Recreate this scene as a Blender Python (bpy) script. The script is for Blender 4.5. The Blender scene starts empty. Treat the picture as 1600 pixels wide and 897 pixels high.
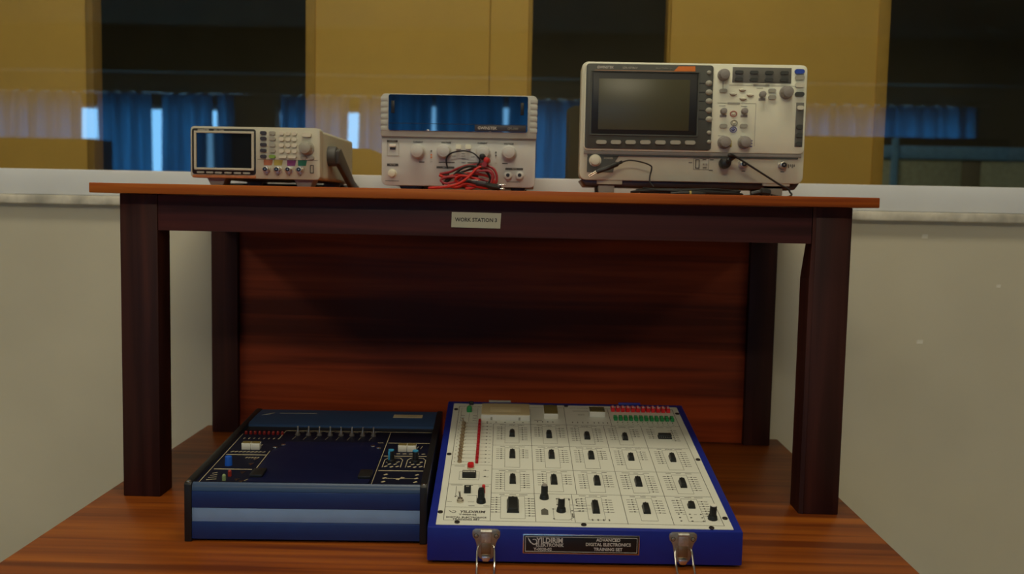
import bpy, bmesh, math, random
from mathutils import Matrix, Vector
rnd = random.Random(7)
SC = bpy.context.scene
COL = SC.collection
R = math.radians
BENCH = 0.75            # height of the lower table top
SHELF = 1.211           # height of the raised table top

# ------------------------------------------------------------------ materials
def lin(c):
    c = c / 255.0
    return c / 12.92 if c <= 0.04045 else ((c + 0.055) / 1.055) ** 2.4
MATS = {}
def mat(name, rgb, rough=0.5, metal=0.0, ior=1.45, var=0.12, scale=40.0, bump=0.0, coat=0.0, stretch=(1, 1, 1), rv=0.1):
    """Principled material whose colour and roughness vary a little by procedural noise."""
    if name in MATS: return MATS[name]
    m = bpy.data.materials.new(name); m.use_nodes = True
    nt = m.node_tree; N = nt.nodes; L = nt.links
    b = N['Principled BSDF']
    tc = N.new('ShaderNodeTexCoord'); mp = N.new('ShaderNodeMapping'); mp.inputs['Scale'].default_value = stretch
    L.new(tc.outputs['Object'], mp.inputs['Vector'])
    nz = N.new('ShaderNodeTexNoise'); nz.inputs['Scale'].default_value = scale; nz.inputs['Detail'].default_value = 3
    L.new(mp.outputs['Vector'], nz.inputs['Vector'])
    cr = N.new('ShaderNodeValToRGB')
    cr.color_ramp.elements[0].position = 0.3; cr.color_ramp.elements[1].position = 0.7
    cr.color_ramp.elements[0].color = [c * (1 - var) for c in rgb] + [1]
    cr.color_ramp.elements[1].color = [min(1, c * (1 + var)) for c in rgb] + [1]
    L.new(nz.outputs['Fac'], cr.inputs['Fac']); L.new(cr.outputs['Color'], b.inputs['Base Color'])
    mr = N.new('ShaderNodeMapRange'); mr.inputs['To Min'].default_value = max(0, rough * (1 - rv)); mr.inputs['To Max'].default_value = min(1, rough * (1 + rv))
    L.new(nz.outputs['Fac'], mr.inputs['Value']); L.new(mr.outputs['Result'], b.inputs['Roughness'])
    b.inputs['Metallic'].default_value = metal; b.inputs['IOR'].default_value = ior
    b.inputs['Coat Weight'].default_value = coat
    if bump:
        bp = N.new('ShaderNodeBump'); bp.inputs['Strength'].default_value = bump; bp.inputs['Distance'].default_value = 0.001
        L.new(nz.outputs['Fac'], bp.inputs['Height']); L.new(bp.outputs['Normal'], b.inputs['Normal'])
    MATS[name] = m
    return m

def wood(name, dark, mid, light, axis, rough=0.35, scale=1.0, coat=0.0, offset=0.0):
    """Wood grain: long streaks along an axis, with wide cathedral bands."""
    m = bpy.data.materials.new(name); m.use_nodes = True
    nt = m.node_tree; N = nt.nodes; L = nt.links; b = N['Principled BSDF']
    tc = N.new('ShaderNodeTexCoord')
    mp = N.new('ShaderNodeMapping')
    s = {'x': (1.2, 34, 34), 'z': (26, 26, 1.3), 'y': (34, 1.2, 34)}[axis]
    mp.inputs['Scale'].default_value = [v * scale for v in s]; mp.inputs['Location'].default_value = (offset, offset * 1.7, offset * 0.6)
    L.new(tc.outputs['Object'], mp.inputs['Vector'])
    n1 = N.new('ShaderNodeTexNoise'); n1.inputs['Scale'].default_value = 1.6; n1.inputs['Detail'].default_value = 5; n1.inputs['Distortion'].default_value = 0.5
    L.new(mp.outputs['Vector'], n1.inputs['Vector'])
    mp2 = N.new('ShaderNodeMapping'); s2 = {'x': (0.9, 7, 7), 'z': (7, 7, 0.9), 'y': (7, 0.9, 7)}[axis]
    mp2.inputs['Scale'].default_value = [v * scale for v in s2]; mp2.inputs['Location'].default_value = (offset * 2, 1, 3)
    L.new(tc.outputs['Object'], mp2.inputs['Vector'])
    n2 = N.new('ShaderNodeTexNoise'); n2.inputs['Scale'].default_value = 1.0; n2.inputs['Detail'].default_value = 2; n2.inputs['Distortion'].default_value = 1.2
    L.new(mp2.outputs['Vector'], n2.inputs['Vector'])
    mx = N.new('ShaderNodeMath'); mx.operation = 'MULTIPLY_ADD'; mx.inputs[1].default_value = 0.5
    mh = N.new('ShaderNodeMath'); mh.operation = 'MULTIPLY'; mh.inputs[1].default_value = 0.5
    L.new(n2.outputs['Fac'], mh.inputs[0]); L.new(n1.outputs['Fac'], mx.inputs[0]); L.new(mh.outputs[0], mx.inputs[2])
    cr = N.new('ShaderNodeValToRGB'); e = cr.color_ramp.elements
    e[0].position = 0.40; e[0].color = list(dark) + [1]; e[1].position = 0.61; e[1].color = list(light) + [1]
    k = e.new(0.5); k.color = list(mid) + [1]
    L.new(mx.outputs[0], cr.inputs['Fac']); L.new(cr.outputs['Color'], b.inputs['Base Color'])
    b.inputs['IOR'].default_value = 1.33; b.inputs['Roughness'].default_value = rough; b.inputs['Coat Weight'].default_value = coat; b.inputs['Coat Roughness'].default_value = 0.15
    return m

def glass_mat(name, refl=0.1, tint=(0.93, 0.95, 0.93)):
    m = bpy.data.materials.new(name); m.use_nodes = True
    nt = m.node_tree; N = nt.nodes; L = nt.links; N.remove(N['Principled BSDF'])
    out = N['Material Output']; t = N.new('ShaderNodeBsdfTransparent'); g = N.new('ShaderNodeBsdfGlossy')
    t.inputs['Color'].default_value = list(tint) + [1]; g.inputs['Roughness'].default_value = 0.0
    nz = N.new('ShaderNodeTexNoise'); nz.inputs['Scale'].default_value = 1.3
    tc = N.new('ShaderNodeTexCoord'); L.new(tc.outputs['Object'], nz.inputs['Vector'])
    bp = N.new('ShaderNodeBump'); bp.inputs['Strength'].default_value = 0.02; bp.inputs['Distance'].default_value = 0.004
    L.new(nz.outputs['Fac'], bp.inputs['Height']); L.new(bp.outputs['Normal'], g.inputs['Normal'])
    fr = N.new('ShaderNodeFresnel'); fr.inputs['IOR'].default_value = (1 + refl ** 0.5) / (1 - refl ** 0.5)
    mx = N.new('ShaderNodeMixShader'); gm = N.new('ShaderNodeNewGeometry'); sb = N.new('ShaderNodeMath'); sb.operation = 'SUBTRACT'; sb.inputs[0].default_value = 1.0
    ml = N.new('ShaderNodeMath'); ml.operation = 'MULTIPLY'   # one reflecting face per pane
    L.new(gm.outputs['Backfacing'], sb.inputs[1]); L.new(fr.outputs[0], ml.inputs[0]); L.new(sb.outputs[0], ml.inputs[1])
    L.new(ml.outputs[0], mx.inputs[0]); L.new(t.outputs[0], mx.inputs[1]); L.new(g.outputs[0], mx.inputs[2])
    L.new(mx.outputs[0], out.inputs['Surface'])
    return m

# ------------------------------------------------------------------ geometry
class Geo:
    def __init__(s): s.v = []; s.f = []; s.m = []
    def add(s, verts, faces, M=None, mi=0):
        o = len(s.v)
        s.v += [tuple(M @ Vector(p)) if M is not None else tuple(p) for p in verts]
        for f in faces: s.f.append([i + o for i in f]); s.m.append(mi)
        return s
    def bm(s, bm, M=None, mi=0):
        bm.verts.index_update()
        s.add([v.co.copy() for v in bm.verts], [[v.index for v in f.verts] for f in bm.faces], M, mi); bm.free(); return s
    def box(s, x0, x1, y0, y1, z0, z1, r=0.0, seg=2, M=None, mi=0, only=None):
        b = bmesh.new(); bmesh.ops.create_cube(b, size=1)
        for v in b.verts:
            v.co = Vector(((x0 + x1) / 2 + v.co.x * (x1 - x0), (y0 + y1) / 2 + v.co.y * (y1 - y0), (z0 + z1) / 2 + v.co.z * (z1 - z0)))
        if r > 0:
            ed = list(b.edges)
            if only is not None:
                ax = 'xyz'.index(only)
                ed = [e for e in ed if abs((e.verts[0].co - e.verts[1].co).normalized()[ax]) > 0.9]
            bmesh.ops.bevel(b, geom=ed, offset=r, segments=seg, profile=0.5, affect='EDGES', clamp_overlap=True)
        return s.bm(b, M, mi)
    def cyl(s, c, r, h, axis='z', r2=None, n=24, bev=0.0, M=None, mi=0):
        """cylinder/cone starting at c and rising h along axis"""
        r2 = r if r2 is None else r2
        b = bmesh.new()
        bmesh.ops.create_cone(b, cap_ends=True, segments=n, radius1=r, radius2=r2, depth=abs(h))
        for v in b.verts: v.co.z += abs(h) / 2
        if bev: 
            top = [e for e in b.edges if all(v.co.z > abs(h) * 0.99 for v in e.verts)]
            bmesh.ops.bevel(b, geom=top, offset=bev, segments=2, profile=0.5, affect='EDGES', clamp_overlap=True)
        rot = {'z': Matrix.Identity(4), 'y': Matrix.Rotation(R(-90), 4, 'X'), 'x': Matrix.Rotation(R(90), 4, 'Y'),
               '-y': Matrix.Rotation(R(90), 4, 'X'), '-x': Matrix.Rotation(R(-90), 4, 'Y'), '-z': Matrix.Rotation(R(180), 4, 'X')}[axis]
        T = Matrix.Translation(c) @ rot
        if M is not None: T = M @ T
        return s.bm(b, T, mi)
    def sph(s, c, r, sc=(1, 1, 1), M=None, mi=0, n=14):
        b = bmesh.new(); bmesh.ops.create_uvsphere(b, u_segments=n, v_segments=max(6, n // 2), radius=r)
        T = Matrix.Translation(c) @ Matrix.Diagonal((*sc, 1))
        return s.bm(b, (M @ T) if M is not None else T, mi)
    def prism(s, poly, t0, t1, plane='xz', bev=0.0, M=None, mi=0):
        """poly in a plane extruded along the remaining axis from t0 to t1"""
        b = bmesh.new()
        def P(u, w, t): return {'xz': (u, t, w), 'xy': (u, w, t), 'yz': (t, u, w)}[plane]
        n = len(poly)
        A = [b.verts.new(P(u, w, t0)) for u, w in poly]; B = [b.verts.new(P(u, w, t1)) for u, w in poly]
        b.faces.new(A); b.faces.new(B[::-1])
        for i in range(n): b.faces.new((A[i], B[i], B[(i + 1) % n], A[(i + 1) % n]))
        bmesh.ops.recalc_face_normals(b, faces=b.faces)
        if bev: bmesh.ops.bevel(b, geom=list(b.edges), offset=bev, segments=2, profile=0.5, affect='EDGES', clamp_overlap=True)
        bmesh.ops.triangulate(b, faces=[f for f in b.faces if len(f.verts) > 4])
        return s.bm(b, M, mi)
    def tube(s, pts, r, n=10, sub=6, closed=False, M=None, mi=0, smooth=True):
        P = [Vector(p) for p in pts]
        if smooth and len(P) > 2:
            Q = []; K = len(P)
            rng = range(K) if closed else range(K - 1)
            for i in rng:
                g = lambda j: P[j % K] if closed else P[max(0, min(K - 1, j))]
                p0, p1, p2, p3 = g(i - 1), g(i), g(i + 1), g(i + 2)
                for k in range(sub):
                    t = k / sub
                    Q.append(0.5 * ((2 * p1) + (p2 - p0) * t + (2 * p0 - 5 * p1 + 4 * p2 - p3) * t * t + (3 * p1 - p0 - 3 * p2 + p3) * t ** 3))
            if not closed: Q.append(P[-1])
            P = Q
        K = len(P); vs = []; fs = []
        up = Vector((0, 0, 1)); nrm = None
        for i, p in enumerate(P):
            a = P[(i - 1) % K] if (closed or i > 0) else p; c = P[(i + 1) % K] if (closed or i < K - 1) else p
            t = (c - a).normalized() if (c - a).length > 1e-9 else Vector((1, 0, 0))
            if nrm is None: nrm = t.orthogonal().normalized()
            nrm = (nrm - t * nrm.dot(t)); nrm = nrm.normalized() if nrm.length > 1e-6 else t.orthogonal().normalized()
            bi = t.cross(nrm)
            rr = r[i * (len(r) - 1) // max(1, K - 1)] if isinstance(r, (list, tuple)) else r
            for k in range(n):
                an = 2 * math.pi * k / n
                vs.append(p + nrm * math.cos(an) * rr + bi * math.sin(an) * rr)
        for i in range(K if closed else K - 1):
            j = (i + 1) % K
            for k in range(n): fs.append((i * n + k, i * n + (k + 1) % n, j * n + (k + 1) % n, j * n + k))
        if not closed: fs.append(tuple(range(n))[::-1]); fs.append(tuple((K - 1) * n + k for k in range(n)))
        return s.add(vs, fs, M, mi)
    def line(s, p, q, w, z0=0.0, z1=0.0003, M=None, mi=0):
        """thin printed line between two points of the local xy plane"""
        p = Vector(p); q = Vector(q); d = q - p
        if d.length < 1e-9: return s
        n = Vector((-d.y, d.x)).normalized() * w / 2
        c = [p + n, p - n, q - n, q + n]
        vs = [(v.x, v.y, z0) for v in c] + [(v.x, v.y, z1) for v in c]
        return s.add(vs, [(4, 5, 6, 7), (0, 4, 7, 3), (1, 2, 6, 5), (0, 1, 5, 4), (3, 7, 6, 2)], M, mi)
    def text(s, txt, size, M=None, depth=0.0003, align='CENTER', shear=0.0, bold=0.0, wscale=1.0, mi=0):
        cu = bpy.data.curves.new('t', 'FONT'); cu.body = txt; cu.size = size; cu.extrude = depth; cu.align_x = align; cu.align_y = 'CENTER'
        cu.shear = shear; cu.offset = bold; cu.resolution_u = 2
        ob = bpy.data.objects.new('t', cu); COL.objects.link(ob)
        dg = bpy.context.evaluated_depsgraph_get(); me = bpy.data.meshes.new_from_object(ob.evaluated_get(dg))
        S = Matrix.Diagonal((wscale, 1, 1, 1))
        s.add([v.co.copy() for v in me.vertices], [list(p.vertices) for p in me.polygons], (M @ S) if M is not None else S, mi)
        bpy.data.objects.remove(ob); bpy.data.curves.remove(cu); bpy.data.meshes.remove(me)
        return s
    def mesh(s, name, mats, angle=35):
        me = bpy.data.meshes.new(name); me.from_pydata(s.v, [], s.f)
        if not isinstance(mats, (list, tuple)): mats = [mats]
        for m in mats: me.materials.append(m)
        me.polygons.foreach_set('material_index', s.m)
        me.polygons.foreach_set('use_smooth', [True] * len(s.f))
        me.update(); me.validate()
        me.set_sharp_from_angle(angle=R(angle))
        return me
    def build(s, name, mats, parent=None, M=None, angle=35, label=None):
        return put(name, s.mesh(name, mats, angle), parent, M, label)

def put(name, me, parent=None, M=None, label=None):
    o = bpy.data.objects.new(name, me); COL.objects.link(o)
    if parent is not None: o.parent = parent
    if M is not None: o.matrix_basis = M
    if label: o['label'] = label
    return o
def tag(o, label, cat, group=None):
    o['label'] = label; o['category'] = cat
    if group: o['group'] = group
    return o
def thing(name, label, cat, loc=(0, 0, 0), rz=0.0, group=None):
    o = bpy.data.objects.new(name, None); COL.objects.link(o); o.location = loc; o.rotation_euler = (0, 0, rz); o.empty_display_size = 0.05
    return tag(o, label, cat, group)
def struct(name, geo, m):
    o = geo.build(name, m); o['kind'] = 'structure'; return o
T3 = Matrix.Translation
FRONT = Matrix.Rotation(R(90), 4, 'X')      # flat xy drawings stood up to face the viewer (-Y)
def mm(v): return v / 1000.0
D = \
{'LL': 378.8,
 'LR': 424.9,
 'b_cab': [(1660.0, 726.1), (2038.3, 721.1), (2120.4, 607.5), (1645.1, 780.3), (2324.8, 717.4)],
 'b_marks': [(763.3, 398.9), (911.1, 304.5), (764.7, 191.3)],
 'b_panels': [(-1055.6, 904.6), (-1044.2, 479.2), (-542.4, 912.4), (-536.9, 496.5), (-19.6, 920.2), (-12.3, 506.6), (301.7, 925.0), (308.2, 505.3), (817.1, 932.8), (806.3, 514.9), (-110.7, 772.4)],
 'b_sign': [(-117.5, 429.7), (-46.7, 429.3), (-48.2, 407.3), (-118.1, 408.6)],
 'c_A': [(-80.6, 506.8), (-94.0, 505.0), (-108.8, 503.3), (-123.0, 498.8), (-137.0, 492.5), (-152.4, 489.5)],
 'c_B': [(-77.3, 504.6), (-66.9, 499.7), (-61.7, 492.1), (-60.2, 483.6), (-62.4, 475.9), (-72.6, 471.1), (-88.9, 468.7)],
 'c_C': [(-85.2, 501.3), (-92.7, 497.1), (-99.9, 488.3), (-107.5, 480.8), (-119.1, 473.0), (-133.9, 468.5), (-150.1, 466.4), (-164.2, 465.4)],
 'c_D': [(-152.3, 486.9), (-141.1, 483.9), (-125.3, 488.2), (-103.5, 490.7), (-83.9, 488.8), (-71.0, 485.2), (-64.3, 478.2), (-74.4, 472.0), (-96.9, 475.6)],
 'c_E': [(-100.7, 474.4), (-115.1, 482.2), (-130.4, 484.9), (-143.6, 482.6), (-148.7, 478.5), (-140.4, 473.6), (-125.2, 476.9), (-110.0, 484.3), (-88.8, 493.8), (-72.5, 494.1), (-66.3, 486.1), (-68.1, 476.0)],
 'c_F': [(-136.9, 470.5), (-121.6, 467.8), (-109.5, 473.0), (-97.3, 471.8), (-84.0, 468.5), (-70.8, 467.7)],
 'c_G': [(-98.3, 465.2), (-112.6, 471.0), (-125.0, 478.9), (-116.9, 486.1), (-98.6, 483.4), (-86.3, 477.6), (-94.3, 468.3), (-108.5, 466.0)],
 'c_K': [(-117.5, 493.4), (-97.2, 498.8), (-78.9, 499.2), (-68.6, 494.3), (-65.3, 484.2), (-73.4, 479.0), (-88.8, 482.8), (-99.0, 483.6)],
 'c_arc': [(-140.9, 498.7), (-143.3, 509.4), (-141.9, 517.1), (-134.8, 523.4), (-123.8, 526.2), (-112.9, 527.0), (-100.8, 524.3), (-93.0, 519.0), (-88.2, 511.6), (-93.8, 503.7), (-109.1, 495.9), (-126.5, 490.2),
           (-137.2, 482.4), (-147.2, 474.5)],
 'c_clip': [(-97.7, 476.6), (-85.9, 473.6), (-69.8, 470.7), (-52.6, 467.9)],
 'c_gnd': [(87.2, 490.3), (99.2, 497.6), (116.3, 504.0), (134.3, 511.9), (151.4, 517.2), (171.7, 514.6), (186.1, 509.3), (187.8, 503.3), (185.6, 493.2), (184.8, 484.1)],
 'c_plug': [(-84.2, 518.2), (-77.8, 509.1)],
 'c_scope': [(301.0, 517.5), (307.6, 527.7), (313.6, 528.8), (335.3, 516.2), (369.4, 495.7), (392.2, 482.0), (404.5, 476.2), (407.7, 471.2)],
 'l_dots': [(255.0, 13.3), (290.9, 12.3), (255.1, 50.6)],
 'l_hex': [(243.5, 83.8), (268.5, 126.7), (275.5, 85.3), (302.0, 128.3)],
 'l_knob': [(32.6, 76.9), (253.2, 113.8), (287.3, 112.4)],
 'l_latch': [(75.8, 23.9), (91.3, 57.0), (217.8, 30.1), (233.3, 60.7)],
 'l_leds': [(19.4, 237.2), (76.1, 236.7)],
 'l_lines': [((16.2, 7.2), (9.5, 241.7)), ((16.4, 5.7), (67.9, 5.3)), ((73.5, 151.6), (75.2, 56.3)), ((74.1, 264.1), (72.5, 219.4)), ((74.1, 264.1), (303.3, 267.6)), ((88.2, 198.7), (232.6, 202.8)),
             ((236.4, 265.0), (238.2, 7.5)), ((238.6, 4.9), (304.3, 6.4)), ((68.2, 5.4), (75.8, 23.9))],
 'l_logo': [(16.7, 341.6), (31.8, 353.0), (104.1, 355.3)],
 'l_pads': [(62.6, 110.6), (62.7, 87.0), (60.9, 50.1), (60.8, 20.6), (68.2, 5.4), (78.8, 164.8), (87.9, 178.4), (219.3, 177.5), (228.9, 169.1)],
 'l_pb': [(16.4, 5.7), (304.5, 7.7)],
 'l_rear': [(22.0, 282.0), (314.3, 287.2), (26.6, 263.3), (315.3, 268.3)],
 'l_rg': [(47.4, 38.6), (48.4, 17.4)],
 'l_seg': [(32.2, 157.5), (57.7, 165.8), (258.4, 160.9), (283.3, 167.6)],
 'l_stripe': [(-432.1, 1185.0, -1.6), (-431.9, 1185.0, 25.5), (-431.7, 1185.0, 44.1), (-431.5, 1185.0, 66.8), (-431.5, 1185.0, 74.4)],
 'l_tag': [(231.6, 329.8), (280.4, 357.6)],
 'l_thick': [((20.3, 66.1), (69.0, 67.2)), ((18.2, 132.4), (74.7, 132.7)), ((240.6, 67.7), (303.4, 69.4)), ((240.3, 134.6), (303.9, 136.2)), ((239.5, 200.5), (302.1, 203.1))],
 'l_tog': [(96.6, 241.4), (212.5, 240.5)],
 'l_well': [(88.9, 195.3), (223.4, 198.9), (229.7, 162.7), (237.8, 156.6), (239.0, 28.3), (74.1, 23.8), (78.1, 62.0), (72.9, 158.0), (85.0, 161.8)],
 'latch': [(-67.9, 46.1), (-32.0, 44.7), (-49.2, 4.2), (172.0, 47.2), (208.3, 45.1), (191.2, 4.7), (-3.9, 39.9), (137.5, 36.7), (136.6, 16.0), (-3.4, 16.8)],
 'm_bez': [(3.5, 20.5), (108.5, 98.1)],
 'm_bnc': [(126.8, 30.9), (145.5, 31.0), (163.8, 31.2), (182.0, 31.3)],
 'm_feet': [(24.0, 13.1), (55.6, 5.4), (167.3, 13.8), (202.0, 6.1)],
 'm_frame': [(7.8, 28.9), (105.9, 92.4)],
 'm_k1': [(121.1, 89.8), (121.1, 80.6), (121.1, 70.8), (121.1, 61.3), (121.1, 51.7)],
 'm_k2': [(135.8, 89.8), (135.8, 80.6), (135.8, 70.6), (135.8, 61.1), (135.8, 51.8)],
 'm_knob': (192.1, 66.4),
 'm_lcd': [(12.0, 33.7), (103.3, 89.3)],
 'm_line': [(110.5, 46.5), (210.2, 47.0)],
 'm_orange': [(4.0, 15.3), (108.4, 21.5)],
 'm_pad': [(151.2, 89.7), (172.2, 61.1)],
 'm_power': (192.3, 88.0),
 'm_shell': [(0.4, 99.8), (213.2, 98.5), (213.5, 15.7), (1.9, 15.8)],
 'm_small': [(187.0, 51.1), (199.7, 51.1)],
 'm_soft': [(17.8, 25.2), (33.1, 25.2), (47.3, 25.0), (63.1, 25.0), (78.9, 25.0), (93.7, 24.9)],
 'm_tags': [(128.9, 42.1), (145.7, 42.2), (167.2, 41.8), (185.1, 42.2)],
 'm_txt': [(13.0, 93.8), (37.2, 93.7)],
 'm_usb': (200.5, 32.6),
 'm_wide': [(152.9, 51.7), (168.3, 51.8)],
 'p_bot': [(3.1, 10.7), (253.1, 11.4)],
 'p_btn': [(125.0, 73.7), (140.5, 74.0)],
 'p_cap': [(58.1, 80.4), (104.2, 80.2), (163.8, 80.3), (206.7, 80.0)],
 'p_corner': (231.8, 75.3),
 'p_cover': [(10.2, 97.2), (234.3, 157.3)],
 'p_feet': [(24.3, 2.8), (67.4, 10.9), (213.4, 3.3), (240.5, 11.1)],
 'p_knobs': [(58.3, 64.9), (101.3, 66.1), (165.2, 65.1), (207.4, 65.9)],
 'p_lab': [(16.2, 81.0), (17.1, 42.7), (103.7, 40.1), (216.3, 39.6)],
 'p_led': [(80.3, 66.3), (80.4, 60.1), (80.4, 55.9), (186.0, 66.2), (186.1, 61.0)],
 'p_mark': [(64.8, 48.1), (105.7, 48.3), (151.8, 48.4), (201.0, 48.3)],
 'p_outer': [(-2.1, 8.5), (249.8, 158.1)],
 'p_plate': [(151.0, 99.7), (232.1, 110.5)],
 'p_pw': (16.7, 28.7),
 'p_rk': (16.2, 72.4),
 'p_rocker': [(7.5, 57.1), (27.3, 78.8)],
 'p_seam': [(-1.7, 85.5), (251.4, 88.1)],
 'p_small': [(80.5, 48.7), (186.4, 48.6), (132.7, 63.1), (132.8, 59.0), (132.9, 54.8), (133.0, 48.6), (117.1, 58.7), (148.5, 58.2)],
 'p_strap': [(179.2, 154.8), (197.8, 161.3)],
 'p_term': [(206.4, 28.4), (225.4, 28.7)],
 'r_dip': [(36.2, 135.1), (54.9, 147.0)],
 'r_green': [(265.3, 349.2), (361.3, 365.0)],
 'r_green0': (36.4, 383.8),
 'r_hic': [(326.6, 280.5), (345.9, 291.3)],
 'r_hl': [((18.5, 17.3), (366.4, 13.2)), ((132.9, 250.2), (366.8, 244.2)), ((75.9, 328.6), (365.0, 331.7)), ((77.5, 164.8), (367.9, 164.2)), ((76.9, 92.6), (366.9, 90.6)), ((19.0, 176.9), (76.4, 177.2)),
          ((18.2, 116.7), (76.5, 117.0)), ((18.9, 51.1), (76.8, 51.4)), ((19.6, 400.1), (373.2, 402.2))],
 'r_ics': [(104.8, 278.7, 294.0, 8.7), (160.7, 276.3, 292.8, 9.2), (218.0, 273.6, 290.5, 9.2), (275.2, 273.0, 289.9, 8.7), (104.8, 201.9, 220.5, 9.1), (161.2, 202.0, 219.6, 9.4), (218.2, 202.9, 219.8, 9.6),
           (275.1, 200.7, 214.4, 9.0), (334.7, 198.9, 216.9, 8.7), (104.9, 120.0, 138.8, 9.4), (160.7, 119.9, 139.0, 9.5), (219.1, 119.7, 138.2, 9.5), (274.9, 118.2, 138.0, 9.5), (334.9, 116.7, 135.6, 9.5),
           (104.8, 38.1, 70.5, 16.1), (210.3, 40.0, 65.1, 9.7), (274.9, 41.4, 60.4, 9.4), (334.6, 58.0, 66.9, 9.6)],
 'r_knobs': [((64.0, 65.8), (64.3, 103.3)), ((145.8, 79.8), (147.7, 116.3)), ((166.0, 45.0), (168.1, 79.6)), ((355.5, 30.9), (363.6, 64.3))],
 'r_lcd': [(56.7, 340.7), (132.5, 389.8)],
 'r_panel': [(10.7, 413.2), (375.9, 412.0), (375.6, 4.8), (9.1, 9.0)],
 'r_pts': {'green': (36.6, 377.5), 'lead': (37.8, 408.5), 'redbtn': (46.6, 171.8), 'redled': (65.2, 101.4), 'ring': (46.7, 169.7), 'toggle': (36.9, 67.0)},
 'r_red': [(265.8, 387.7), (362.5, 403.4)],
 'r_redbar': [(54.6, 332.8), (54.6, 185.8)],
 'r_screws': [(14.8, 385.8), (14.0, 211.6), (13.4, 36.6), (35.8, 12.2), (192.0, 10.7), (349.2, 8.3), (371.4, 32.4), (371.6, 207.6), (372.1, 383.7), (193.7, 413.3)],
 'r_seg': [(154.6, 352.0), (178.6, 391.8), (228.5, 363.5), (253.7, 384.2)],
 'r_sw': [(40.8, 89.4), (49.7, 95.8)],
 'r_text': [(28.6, 37.7), (59.2, 38.8), (31.0, 24.4), (28.0, 21.0), (65.4, 20.6)],
 'r_toggles': [(29.9, 323.9), (30.6, 183.7)],
 'r_vl': [((18.5, 17.3), (20.1, 400.2)), ((76.6, 15.6), (76.0, 324.5)), ((132.4, 17.2), (134.3, 321.0)), ((188.5, 96.8), (189.8, 405.4)), ((247.1, 13.1), (260.8, 396.7)), ((304.0, 13.6), (305.6, 316.4)),
          ((366.4, 13.2), (366.5, 336.9))],
 's_arrow': [(260.4, 173.0), (245.8, 166.1), (273.1, 165.0), (262.0, 158.9)],
 's_bez': [(8.2, 72.5), (212.7, 211.3)],
 's_bk': [(233.8, 88.8), (266.3, 89.4), (330.4, 170.1)],
 's_blue': (350.4, 204.0),
 's_bm': (277.7, 88.0),
 's_bnc': [(235.1, 54.5), (266.2, 54.6), (330.3, 54.3)],
 's_d8': [(253.6, 201.4), (326.2, 189.9)],
 's_dbox': [(243.5, 184.4), (337.9, 208.9)],
 's_dstrip': [(348.3, 83.4), (361.9, 154.8)],
 's_feet': [(30.5, 18.0), (71.9, 28.1), (32.9, 5.0), (58.6, 19.1), (300.7, 20.1), (344.7, 31.3), (304.3, 8.3), (333.7, 21.3)],
 's_frame': [(221.1, 151.6), (282.8, 152.6), (285.7, 82.3), (238.6, 180.2), (344.3, 181.5)],
 's_gk': [(350.9, 194.1), (351.4, 182.7), (352.0, 167.9)],
 's_groove': [(10.6, 60.1), (357.6, 65.1)],
 's_hdr': [(277.6, 180.0), (303.2, 183.4), (237.3, 150.3), (257.1, 153.5)],
 's_keys': [(229.6, 171.4), (231.8, 115.2), (264.4, 115.8), (307.7, 172.9), (308.1, 162.2)],
 's_lcd': [(29.1, 106.4), (175.5, 187.3)],
 's_mrb': [(247.5, 134.9), (249.1, 120.6), (248.0, 109.8)],
 's_oline': [(21.5, 198.0), (151.4, 199.6)],
 's_orange': [(148.3, 200.6), (156.2, 208.9), (183.0, 209.3), (183.3, 201.2)],
 's_outer': [(2.2, 24.2), (365.3, 215.4)],
 's_pan': [(219.8, 74.9), (363.3, 214.3)],
 's_pbox': [(13.3, 36.9), (68.7, 66.9)],
 's_pbtn': (26.3, 56.3),
 's_rec': [(18.4, 99.5), (188.0, 197.7)],
 's_side': [(205.3, 199.8), (205.9, 182.7), (206.5, 168.3), (207.0, 154.2), (207.5, 139.6), (208.1, 125.4), (208.8, 104.1), (209.4, 89.1)],
 's_sk': [(353.5, 146.5), (354.9, 116.0), (355.5, 102.4), (356.1, 88.7)],
 's_sknob': [(230.9, 137.7), (264.4, 138.3), (292.4, 165.4)],
 's_soft': [(35.2, 85.6), (58.7, 85.9), (82.4, 86.3), (106.4, 86.6), (130.7, 86.8), (154.9, 87.1), (178.6, 87.3)],
 's_txt': [(23.4, 202.6), (59.5, 202.7)],
 's_under': [(8.7, 13.9), (359.2, 31.1)],
 's_usb': [(192.7, 53.7), (204.0, 53.9)],
 's_vknob': (228.9, 196.3),
 's_ym': (245.5, 87.4),
 'x0': (-249.8, 71.9, -563.4)}
# ------------------------------------------------------------------ camera
cam_d = bpy.data.cameras.new('camera'); cam = bpy.data.objects.new('camera', cam_d); COL.objects.link(cam)
yaw, pitch, roll = 0.021288527, 0.081712953, 0.020024247
f = Vector((-math.sin(yaw) * math.cos(pitch), math.cos(yaw) * math.cos(pitch), -math.sin(pitch)))
r0 = Vector((math.cos(yaw), math.sin(yaw), 0)); u0 = r0.cross(f)
r = math.cos(roll) * r0 + math.sin(roll) * u0; u = -math.sin(roll) * r0 + math.cos(roll) * u0
cam.matrix_world = Matrix(((r.x, u.x, -f.x, 0), (r.y, u.y, -f.y, 0), (r.z, u.z, -f.z, BENCH + 0.435), (0, 0, 0, 1)))
cam_d.sensor_width = 36; cam_d.lens = 1482.24 / 1600 * 36; cam_d.clip_start = 0.05; cam_d.clip_end = 60
cam_d.dof.use_dof = True; cam_d.dof.focus_distance = 1.3; cam_d.dof.aperture_fstop = 5.0
SC.camera = cam
SC.view_settings.view_transform = 'Standard'; SC.view_settings.look = 'None'; SC.view_settings.gamma = 1.0
SC.view_settings.use_curve_mapping = False; SC.view_settings.exposure = -0.12

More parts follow.
